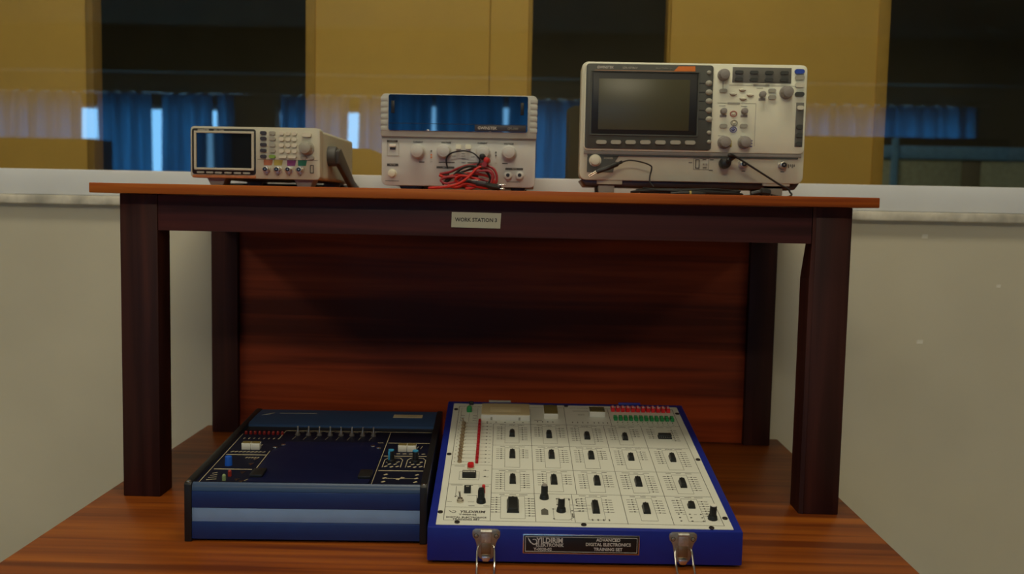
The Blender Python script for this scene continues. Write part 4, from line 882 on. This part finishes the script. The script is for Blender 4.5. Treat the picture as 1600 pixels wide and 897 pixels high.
# chips
def chip(ln, wd, lab=None):
    g = Geo(); w = mm(wd) / 2 * 0.86; l = mm(ln); hh = 0.0064
    g.prism([(-w, 0.0018), (w, 0.0018), (w * 0.86, hh), (-w * 0.86, hh)], 0, l, 'xz', bev=0.0005)
    g.box(-w * 1.12, w * 1.12, -0.0006, l + 0.0006, 0, 0.0022, 0.0003)
    g.cyl((0, l - 0.0002, hh - 0.0004), 0.0011, 0.0006, n=10)
    n = max(3, int(l / 0.00254))
    for k in range(n):
        y = l * (k + 0.5) / n
        for s in (-1, 1): g.box(s * w * 1.0 - 0.0004, s * w * 1.0 + 0.0004, y - 0.0003, y + 0.0003, 0.001, 0.0035, mi=1)
    return g.mesh('chip', [M_chip, M_grey])
cache = {}
for i, (a, s0, s1, w) in enumerate(D['r_ics']):
    kx = (round((s1 - s0) / 2), round(w / 2))
    if kx not in cache: cache[kx] = chip(s1 - s0, w)
    put('chip', cache[kx], t, at(a, s0, 0.0008))
(a, s0), (b, s1) = D['r_hic']
m_ = chip(b - a, s1 - s0 + 1); put('chip', m_, t, at(b, (s0 + s1) / 2, 0.0008) @ Matrix.Rotation(R(90), 4, 'Z'))
# switch bank and small selector
(a, s0), (b, s1) = D['r_dip']
g = Geo().box(0, mm(b - a), 0, mm(s1 - s0), 0, 0.0065, 0.0005)
db = g.build('switch_bank', M_chip, t, at(a, s0, 0.0008))
for k in range(8): Geo().box(0.0012 + k * 0.0021, 0.0026 + k * 0.0021, 0.0050, 0.0078, 0.0063, 0.0074, 0.0002).build('slider', M_white, db)
(a, s0), (b, s1) = D['r_sw']
sb_ = Geo().box(0, mm(b - a), 0, 0.0085, 0, 0.0080, 0.0006).build('selector', M_chip, t, at(a, s0, 0.0008)); Geo().box(0.0025, 0.0065, 0.003, 0.0055, 0.0078, 0.0086, 0.0002).build('slider', M_lgrey, sb_)
def pot(pos, h, cap):
    g = Geo(); r_ = 0.0062
    g.cyl((0, 0, 0), r_, 0.0055, r2=r_ * 0.86, bev=0.001, n=28)
    g.cyl((0, 0, 0.005), r_ * 0.66, h - 0.005, r2=r_ * 0.60, bev=0.0006, n=24)
    for k in range(14):
        an = 2 * math.pi * k / 14; g.cyl((math.cos(an) * r_ * 0.63, math.sin(an) * r_ * 0.63, 0.006), 0.0005, h - 0.0075, n=5)
    o = g.build('knob', M_chip, t, pos)
    Geo().cyl((0, 0, h - 0.0003), r_ * 0.58, 0.0012, bev=0.0002, n=18).build('knob_cap', cap, o); return o
kp = [D['r_knobs'][i][0] for i in range(4)]
for (a, s_), cap in zip(kp, (M_chip, M_grey, M_white, M_white)): pot(at(a, s_, 0.0008), 0.0185, cap)
g = Geo().cyl((0, 0, 0), 0.0022, 0.010, n=14).sph((0, 0, 0.010), 0.0022); g.build('red_lamp', M_red, t, at(66.5, 92, 0.0008) )
# toggle
g = Geo().cyl((0, 0, 0), 0.0048, 0.0022, n=6).cyl((0, 0, 0.002), 0.0034, 0.003, n=16)
g.tube([(0, 0, 0.004), (-0.001, 0.003, 0.012)], 0.0012, 8); g.sph((-0.001, 0.003, 0.012), 0.0016); g.build('toggle_switch', M_steel, t, at(36.9, 66, 0.0008))
Geo().cyl((0, 0, 0), 0.0050, 0.003, n=20).build('button_ring', M_steel, t, at(46.7, 166, 0.0008)); Geo().cyl((0, 0, 0.003), 0.0046, 0.0055, n=22, bev=0.0014).build('push_button', M_red, t, at(46.7, 166, 0.0008))
# rows
lg = Geo().box(-0.0022, 0.0022, -0.0060, 0.0060, 0, 0.0052, 0.0010); lg.sph((0, 0, 0.0050), 0.0017, (1, 1.6, 0.6)); lm = lg.mesh('led', mat('deep_red_lens', (0.36, 0.008, 0.015), 0.35))
for k in range(12): put('led', lm, t, at(54.6, 187.5 + (331 - 187.5) * k / 11, 0.0008))
tgm = Geo().cyl((0, 0, 0), 0.0036, 0.0018, n=6).cyl((0, 0, 0.0018), 0.0026, 0.0022, n=12).tube([(0, 0, 0.003), (-0.0022, 0.0012, 0.0085)], 0.0009, 7).sph((-0.0022, 0.0012, 0.0085), 0.0013, n=8).mesh('toggle_switch', mat('aged_brass', (0.42, 0.33, 0.22), 0.4, metal=0.8))
for k in range(12): put('toggle_switch', tgm, t, at(30.3, 186 + (325 - 186) * k / 11, 0.0008))
rm = Geo().box(-0.0031, 0.0031, -0.007, 0.007, 0, 0.0060, 0.0008).mesh('red_switch', M_red); rt = Geo().box(-0.0017, 0.0017, -0.0042, 0.0025, 0.0058, 0.0088, 0.0008).mesh('slider', mat('pink_highlight', (0.70, 0.30, 0.27), 0.4))  # pale slider colour holds the highlight on the red tops
gm_ = Geo().box(-0.0028, 0.0028, -0.007, 0.006, 0, 0.0055, 0.0008).mesh('green_lamp', M_green); gt = Geo().cyl((0, -0.001, 0.0053), 0.0022, 0.0018, bev=0.0006, n=14).mesh('lens', mat('green_lens', (0.05, 0.30, 0.11), 0.3))
for k in range(12):
    o = put('red_switch', rm, t, at(268.5 + 8.15 * k, 393.5, 0.0008)); put('slider', rt, o, label='pinkish highlight painted on top of the red switch')
    o = put('green_lamp', gm_, t, at(269.0 + 8.15 * k, 356.0, 0.0008)); put('lens', gt, o)
# display modules
M_tan = mat('blank_display_tan', (0.52, 0.42, 0.24), 0.35, var=0.03); M_olive = mat('olive_digit_glass', (0.16, 0.125, 0.045), 0.25)
lcd = Geo().box(-0.0385, 0.0385, 0, 0.049, 0, 0.0090, 0.0006).build('display_module', M_white, t, at(94.6, 341.5, 0.0008))
Geo().box(-0.038, 0.038, 0.002, 0.0485, 0.0088, 0.0102, 0.0004).build('screen', M_tan, lcd); Geo().box(-0.024, 0.024, 0.012, 0.032, 0.0101, 0.0105, 0.0002).build('screen_window', mat('pale_tan', (0.60, 0.50, 0.30), 0.3), lcd)
for x in (-0.022, 0.022): Geo().box(x - 0.0015, x + 0.0015, -0.0004, 0.0006, 0.001, 0.006, 0.0002).build('clip', M_lgrey, lcd)
for a, s_, w, l, dark in ((166.6, 352.5, 0.0225, 0.038, 0), (241.1, 364.0, 0.0250, 0.022, 1)):
    o = Geo().box(-w / 2, w / 2, 0, l, 0, 0.0085, 0.0005).build('digit_display', M_white, t, at(a, s_, 0.0008)); w2 = w / 2 - 0.0004
    Geo().box(-w2, w2, 0.001, l - 0.0006, 0.0083, 0.0094, 0.0003).build('digit_window', M_olive, o)
    if dark:
        for k in range(4):
            z = Geo(); cx = -w / 2 + w * (k + 0.5) / 4
            for u0, v0, u1, v1 in ((-.35, .9, .35, .9), (-.35, .5, .35, .5), (-.35, .1, .35, .1), (-.35, .1, -.35, .9), (.35, .1, .35, .9)): z.line((cx + u0 * 0.0045, 0.004 + v0 * 0.013), (cx + u1 * 0.0045, 0.004 + v1 * 0.013), 0.0009, 0.0094, 0.0096)
            z.build('digit', M_chip, o)
g = Geo().cyl((0, 0, 0), 0.0044, 0.006, n=16).sph((0, 0, 0.006), 0.0044); o = g.build('green_button', M_green, t, at(36.5, 378, 0.0008))
Geo().box(-0.0015, 0.0055, 0, 0.0035, 0, 0.006, 0.0006).build('jack_tip', M_chip, t, at(36.6, 406, 0.0008))
sc_ = Geo().cyl((0, 0, 0), 0.0034, 0.0014, bev=0.0006, n=18).box(-0.0024, 0.0024, -0.0004, 0.0004, 0.0012, 0.0016, mi=1).mesh('screw', [mat('dark_screw', (0.06, 0.05, 0.045), 0.35, metal=0.6), M_chip])
for a, s_ in D['r_screws']: put('screw', sc_, t, at(a, min(s_, 408.5), 0.0008) if s_ > 20 else at(a, s_ - 1.0, 0.0008))
# hinge halves at the back edge, latches and plate on the front
for x in (0.085, 0.300): Geo().box(-0.018, 0.018, -0.0005, 0.002, -0.012, 0.0008, 0.0005).cyl((-0.018, 0.0025, 0.0006), 0.0017, 0.036, 'x', n=12).build('hinge', M_bluebox if x > 0.2 else M_grey, t, T3((x, DP, HB)))
M_lat = mat('aged_zinc', (0.42, 0.38, 0.30), 0.38, metal=0.85, var=0.15, scale=300); M_lat2 = mat('worn_zinc', (0.52, 0.50, 0.46), 0.42, metal=0.8, var=0.15, scale=300)
def latch(x):
    ear = [(-17.5, -6), (-17.0, -2.2), (-14, -0.2), (-11, 0), (11, 0), (14, -0.2), (17.0, -2.2), (17.5, -6), (16.6, -10), (14, -13), (12.2, -18), (11.0, -26), (10.0, -33), (7.5, -37), (-7.5, -37), (-10.0, -33), (-11.0, -26), (-12.2, -18), (-14, -13), (-16.6, -10)]
    o = Geo().prism([(mm(a) * 0.98, mm(b)) for a, b in ear[::-1]], -0.0014, 0.0004, 'xz', bev=0.0003)
    for s in (-1, 1): o.cyl((s * 0.0122, -0.0012, -0.0085), 0.0029, 0.0006, '-y', n=16, mi=1).cyl((s * 0.0122, -0.0016, -0.0085), 0.0020, 0.0010, '-y', bev=0.0004, n=14)
    o = o.build('latch', [M_lat, M_ink], t, T3((x, 0, HF - 0.0012)), label='zinc plated latch')
    Geo().prism([(-0.0065, -0.0005), (0.0065, -0.0005), (0.0062, -0.0165), (-0.0062, -0.0165)], -0.0048, -0.0012, 'xz', bev=0.0010).cyl((-0.0068, -0.0035, -0.0025), 0.0022, 0.0136, 'x', n=12).build('lever', M_lat2, o)
    Geo().prism([(-0.0058, -0.0165), (0.0058, -0.0165), (0.0062, -0.031), (-0.0062, -0.031)], -0.0040, -0.0012, 'xz', bev=0.0008).build('hook_plate', mat('warm_steel', (0.30, 0.20, 0.11), 0.4, metal=0.8), o)
    Geo().prism([(-0.0056, -0.0325), (0.0056, -0.0325), (0.0052, -0.037), (0.003, -0.0392), (-0.003, -0.0392), (-0.0052, -0.037)], -0.0062, -0.0012, 'xz', bev=0.0010).build('tab', M_silver, o)
    zb = -(HF - 0.0012) + 0.0024
    Geo().tube([(-0.0085, -0.0030, -0.0200), (-0.0098, -0.0062, -0.0210), (-0.0105, -0.0100, -0.0260), (-0.0106, -0.0200, -0.0370), (-0.0104, -0.0330, zb), (-0.0100, -0.0560, zb), (-0.0080, -0.0600, zb), (0.0080, -0.0600, zb), (0.0100, -0.0560, zb), (0.0104, -0.0330, zb), (0.0106, -0.0200, -0.0370), (0.0105, -0.0100, -0.0260), (0.0098, -0.0062, -0.0210), (0.0085, -0.0030, -0.0200)], 0.0012, 8, 5).build('wire_loop', M_silver, o)
latch(0.0722); latch(0.3130)
np_ = Geo().box(-0.0715, 0.0715, -0.0012, 0.0004, -0.0122, 0.0122, 0.0006).build('name_plate', M_silver, t, T3((0.1885, -0.0002, 0.0280)))
Geo().box(-0.0702, 0.0702, -0.0016, -0.0011, -0.0110, 0.0110, 0.0003).build('plate_face', mat('plate_black', (0.012, 0.012, 0.014), 0.3), np_)
g = Geo(); fr = 0.0094
for a, b, c, d in ((-0.0685, 0.0685, fr - 0.0005, fr), (-0.0685, 0.0685, -fr, -fr + 0.0005), (-0.0685, -0.0680, -fr, fr), (0.0680, 0.0685, -fr, fr)): g.box(a, b, -0.0018, -0.0015, c, d)
FF = T3((0, -0.0016, 0)) @ FRONT
g.text('YILDIRIM', 0.0088, T3((-0.0385, -0.0016, 0.0045)) @ FRONT, bold=0.0002, wscale=0.92); g.text('ELEKTRONIK', 0.0058, T3((-0.0385, -0.0016, -0.0012)) @ FRONT, bold=0.0001, wscale=1.0); g.text('Y-0020-02', 0.0052, T3((-0.0470, -0.0016, -0.0065)) @ FRONT, bold=0.0001)
g.text('ADVANCED', 0.0054, T3((0.0330, -0.0016, 0.0062)) @ FRONT, bold=0.0001); g.text('DIGITAL ELECTRONICS', 0.0054, T3((0.0330, -0.0016, 0.0005)) @ FRONT, bold=0.0001, wscale=0.98); g.text('TRAINING SET', 0.0054, T3((0.0330, -0.0016, -0.0055)) @ FRONT, bold=0.0001)
swoosh(g, 0.0060, T3((-0.0595, -0.0016, 0.0028)) @ FRONT, 0, 0.0003)
g.build('lettering', mat('silver_print', (0.62, 0.62, 0.6), 0.4), np_)

# ------------------------------------------------------------------ analogue trainer (dark blue, left)
W_, DP, HF, HB = 0.3116, 0.3786, 0.0766, 0.0903
M_navy = mat('navy_shell', (0.012, 0.035, 0.16), 0.42, var=0.05, scale=60); M_navy2 = mat('steel_blue_rail', (0.03, 0.065, 0.15), 0.38, var=0.05); M_strip = mat('light_blue_stripe', (0.24, 0.38, 0.66), 0.45, var=0.04)
M_pblk = mat('printed_panel_navy', (0.006, 0.007, 0.020), 0.5, ior=1.25, var=0.1); M_well = mat('navy_cover', (0.004, 0.006, 0.034), 0.5, ior=1.25, var=0.05); M_gold = mat('cream_print', (0.52, 0.45, 0.30), 0.5)
t = thing('electronics_trainer', 'low dark blue electronics trainer with black side caps and a blue striped front, front left', 'electronics trainer', (-0.4407, 1.1824, BENCH), 0.0431)
AL = math.atan2(HB - HF, DP); MP = T3((0, 0, HF)) @ Matrix.Rotation(AL, 4, 'X'); LS = math.hypot(DP, HB - HF)
CW = 0.0095; FL = -0.0030
def zt(y, d=0.0): return HF + (HB - HF) * y / DP + d
Geo().prism([(0.002, 0.004), (0.002, HF - 0.012), (0.008, zt(0.008, FL)), (DP - 0.002, zt(DP, FL)), (DP - 0.002, 0.004)], CW - 0.001, W_ - CW + 0.001, 'yz', bev=0.0005).build('body', M_navy, t)
fr_ = [(0.0005, 0.0667), (0.0012, 0.0715), (0.0030, 0.0748), (0.0062, zt(0.006)), (0.0075, zt(0.0075, -0.0012)), (0.0075, 0.0660), (0.004, 0.0655)]
Geo().prism(fr_, CW - 0.0005, W_ - CW + 0.0005, 'yz').build('front_rail', M_navy2, t, angle=60)
Geo().box(CW - 0.0005, W_ - CW + 0.0005, 0.0, 0.006, 0.0445, 0.0663, 0.0008).build('front_band', M_navy, t)
Geo().box(CW - 0.0005, W_ - CW + 0.0005, 0.0012, 0.006, 0.0262, 0.0442, 0.0004).build('front_stripe', M_strip, t, label='light blue stripe across the front')
Geo().box(CW - 0.0005, W_ - CW + 0.0005, 0.0, 0.006, 0.0035, 0.0258, 0.0008).build('front_band', M_navy, t)
s0 = 0.285
Geo().prism([(s0, zt(s0, -0.006)), (s0, zt(s0, 0.001)), (s0 + 0.004, zt(s0 + 0.004, 0.003)), (DP - 0.006, zt(DP - 0.006, 0.003)), (DP, zt(DP, -0.003)), (DP, 0.05), (DP - 0.01, 0.05), (DP - 0.01, zt(DP, -0.006))], CW - 0.0005, W_ - CW + 0.0005, 'yz').build('rear_rail', M_navy2, t)
for a, b in ((0, CW), (W_ - CW, W_)):
    cpz = [(-0.0015, 0.0), (-0.0015, HF - 0.001), (0.001, HF + 0.0015), (DP - 0.004, HB + 0.004), (DP + 0.001, HB + 0.001), (DP + 0.001, 0.0)]
    e = Geo().prism(cpz, a, b, 'yz', bev=0.0012).build('side_cap', M_blk, t)
    Geo().cyl(((a + b) / 2, 0.004, HF + 0.0012), 0.0034, 0.0012, bev=0.0004, n=14).build('screw', M_silver, e)
Geo().box(CW, W_ - CW, 0.008, 0.264, FL - 0.001, FL + 0.0010, 0).build('panel', M_pblk, t, MP)
Geo().box(CW, W_ - CW, 0.264, 0.286, FL - 0.001, FL + 0.0006, 0).build('gap_strip', M_blk, t, MP)
PH = FL + 0.0010
g = Geo()
def L_(a, b, w, z=PH): g.line((mm(a[0]), mm(a[1])), (mm(b[0]), mm(b[1])), mm(w), z, z + 0.0003)
for a, b in (((15.5, 9), (12.5, 240)), ((15.5, 9.2), (67, 9.2)), ((74, 152), (74.5, 62)), ((74.1, 262), (73, 220)), ((74.1, 262), (300, 262)), ((88, 200), (232, 202)), ((236.8, 262), (238, 10)), ((238, 10), (301, 10)), ((67, 9.2), (75, 25))): L_(a, b, 0.8)
for a, b in (((19, 66), (70, 66)), ((17, 132.5), (74.5, 132.5)), ((240.4, 68.5), (301, 69)), ((240, 135.5), (301, 136)), ((239.5, 201.5), (301, 202.5))): L_(a, b, 2.2)
for k in range(9): L_((20 + 5.6 * k, 145), (23.5 + 5.6 * k, 149), 1.6)
for k in range(8): L_((20 + 7.4 * k, 214), (21.5 + 7.4 * k, 219), 1.0)
for k in range(5): L_((34 + 5 * k, 172), (36 + 5 * k, 184), 0.7)
for k in range(6): L_((262 + 5.5 * k, 174), (264 + 5.5 * k, 186), 0.7); L_((248 + 9 * k, 147), (253 + 9 * k, 148), 2.2)
for k in range(4): L_((22, 20 + 9 * k), (34 - 2 * k, 24 + 9 * k), 1.2)
for i, x in enumerate((250, 292)):
    for s_ in (20, 35, 50): L_((x, s_), (x + 4, s_ + 4), 3.0)
L_((254, 36), (292, 36), 0.7); L_((268, 32), (278, 40), 3.0); L_((271, 30), (275, 43), 1.4)
for a0, a1 in ((243.5, 268.5), (275.5, 301)):
    pts = [(a0, 84), (a0, 118), (a0 + 4, 127), (a1 - 4, 127), (a1, 118), (a1, 84)]
    for p_, q_ in zip(pts[:-1], pts[1:]): L_(p_, q_, 0.9)
    c_ = (a0 + a1) / 2
    for dx, s_ in ((-7, 108), (7, 108), (-4, 98), (4, 98), (-8, 88), (0, 86), (8, 88)): L_((c_ + dx - 1.8, s_ - 2), (c_ + dx + 1.8, s_ + 2), 2.6)
for k in range(5): L_((48 + 4 * k, 117), (50 + 4 * k, 121), 1.4)
g.build('panel_printing', M_gold, t, MP)
g = Geo()
for k in range(8):
    x = 96.6 + 16.55 * k; g.line((mm(x - 3.5), mm(214)), (mm(x - 1.5), mm(230)), 0.0009, PH, PH + 0.0003); g.line((mm(x - 3), mm(238)), (mm(x + 3), mm(238)), 0.0009, PH, PH + 0.0003)
for k in range(9): g.line((mm(94 + 14 * k), mm(256)), (mm(103 + 14 * k), mm(256)), 0.0016, PH, PH + 0.0003)
g.build('switch_printing', mat('dim_print', (0.22, 0.19, 0.16), 0.5), t, MP)
# navy cover over the middle with its catches and screws
poly = [(89, 196), (224, 198), (229, 166), (236.5, 156), (236.5, 60), (234, 10.5), (76, 10.5), (77.5, 60), (77.5, 155), (86, 165)]
Geo().prism([(mm(a), mm(b)) for a, b in poly[::-1]], PH - 0.0008, PH + 0.0022, 'xy', bev=0.0008).build('cover', M_well, t, MP)
(a, b, c, d) = D['l_latch']
for x0_, x1_ in ((76, 93), (218, 235)): Geo().box(mm(x0_), mm(x1_), 0.026, 0.056, PH + 0.0015, PH + 0.0060, 0.001).build('cover_catch', M_blk, t, MP)
for x, s_ in ((78.8, 164.8), (87.9, 178.4), (219.3, 177.5), (228.9, 169.1)): Geo().cyl((0, 0, 0), 0.0034, 0.002, bev=0.0006, n=16).build('screw', M_silver, t, MP @ T3((mm(x), mm(s_), PH + 0.001)))
for x, s_ in ((62.6, 110.6), (62.7, 87.0), (60.9, 50.1), (60.8, 20.6), (68.2, 13)):
    Geo().prism([(-0.0038, 0.0040), (0.0038, 0.0055), (0.0010, -0.0055)][::-1], 0, 0.0008, 'xy').build('contact_pad', M_silver, t, MP @ T3((mm(x), mm(s_), PH)))
lm = Geo().cyl((0, 0, 0), 0.0024, 0.003, n=12).sph((0, 0, 0.003), 0.0024, n=10).mesh('led', mat('dull_red_lens', (0.20, 0.012, 0.010), 0.3))
for k in range(9): put('led', lm, t, MP @ T3((mm(17.5 + 6.9 * k), 0.240, PH)))
tg2 = Geo().cyl((0, 0, 0), 0.0042, 0.0022, n=6).cyl((0, 0, 0.002), 0.003, 0.003, n=12).tube([(0, 0, 0.004), (0, 0.0012, 0.0125)], 0.0011, 7).sph((0, 0.0012, 0.0125), 0.0015, n=8).mesh('toggle_switch', mat('dull_steel', (0.40, 0.36, 0.33), 0.4, metal=0.85))
for k in range(8): put('toggle_switch', tg2, t, MP @ T3((mm(96.6 + 16.55 * k), 0.238, PH)))
for x in (45, 271):
    for k in (-1, 1):
        o = Geo().box(-0.0064, 0.0064, 0, 0.011, 0, 0.0095, 0.0005).build('digit_display', M_white, t, MP @ T3((mm(x) + k * 0.0066, 0.157, PH)))
        Geo().box(-0.0060, 0.0060, 0.0006, 0.0104, 0.0093, 0.0102, 0.0002).build('digit_window', M_olive, o)
M_kblue = mat('bright_blue_knob', (0.012, 0.10, 0.55), 0.4); M_kcy = mat('cyan_cap', (0.04, 0.30, 0.55), 0.4)
Geo().cyl((0, 0, 0), 0.0052, 0.013, r2=0.0046, bev=0.0012, n=22).build('blue_knob', M_kblue, t, MP @ T3((mm(33.5), mm(84), PH)))
for x, s_, full in ((253.2, 110, 1), (287.3, 108, 0)):
    o = Geo().cyl((0, 0, 0), 0.0064, 0.004, bev=0.001, n=22).cyl((0, 0, 0.0035), 0.0042, 0.0125, bev=0.0006, n=20).build('knob', M_blk, t, MP @ T3((mm(x), mm(s_), PH)))
    Geo().cyl((0, 0, 0.0158), 0.0040, 0.0018, bev=0.0005, n=18).build('knob_cap', M_kcy, o)
    if full: Geo().box(-0.0038, -0.0012, -0.0048, -0.0036, 0.003, 0.016, 0.0003).build('pointer', M_kcy, o)
Geo().cyl((0, 0, 0), 0.0025, 0.006, n=12).sph((0, 0, 0.006), 0.0025, n=10).build('red_lamp', mat('dull_red_lamp', (0.30, 0.03, 0.02), 0.3), t, MP @ T3((0.0480, 0.0370, PH)))
Geo().cyl((0, 0, 0), 0.0026, 0.006, n=12).sph((0, 0, 0.006), 0.0026, n=10).build('pale_green_lamp', mat('pale_green_lens', (0.25, 0.34, 0.16), 0.3), t, MP @ T3((0.0455, 0.0190, PH)))
Geo().box(0.2325, 0.2800, 0.332, 0.351, 0.0029, 0.0035, 0.0002).build('rear_sticker', mat('sticker_tan', (0.50, 0.42, 0.26), 0.5), t, MP, label='tan sticker')
g = Geo(); g.prism([(0.018, 0.336), (0.032, 0.350), (0.036, 0.352), (0.030, 0.342)][::-1], 0.0030, 0.0034, 'xy'); g.line((0.045, 0.350), (0.105, 0.351), 0.0022, 0.0030, 0.0033)
g.build('rear_printing', M_lgrey, t, MP)
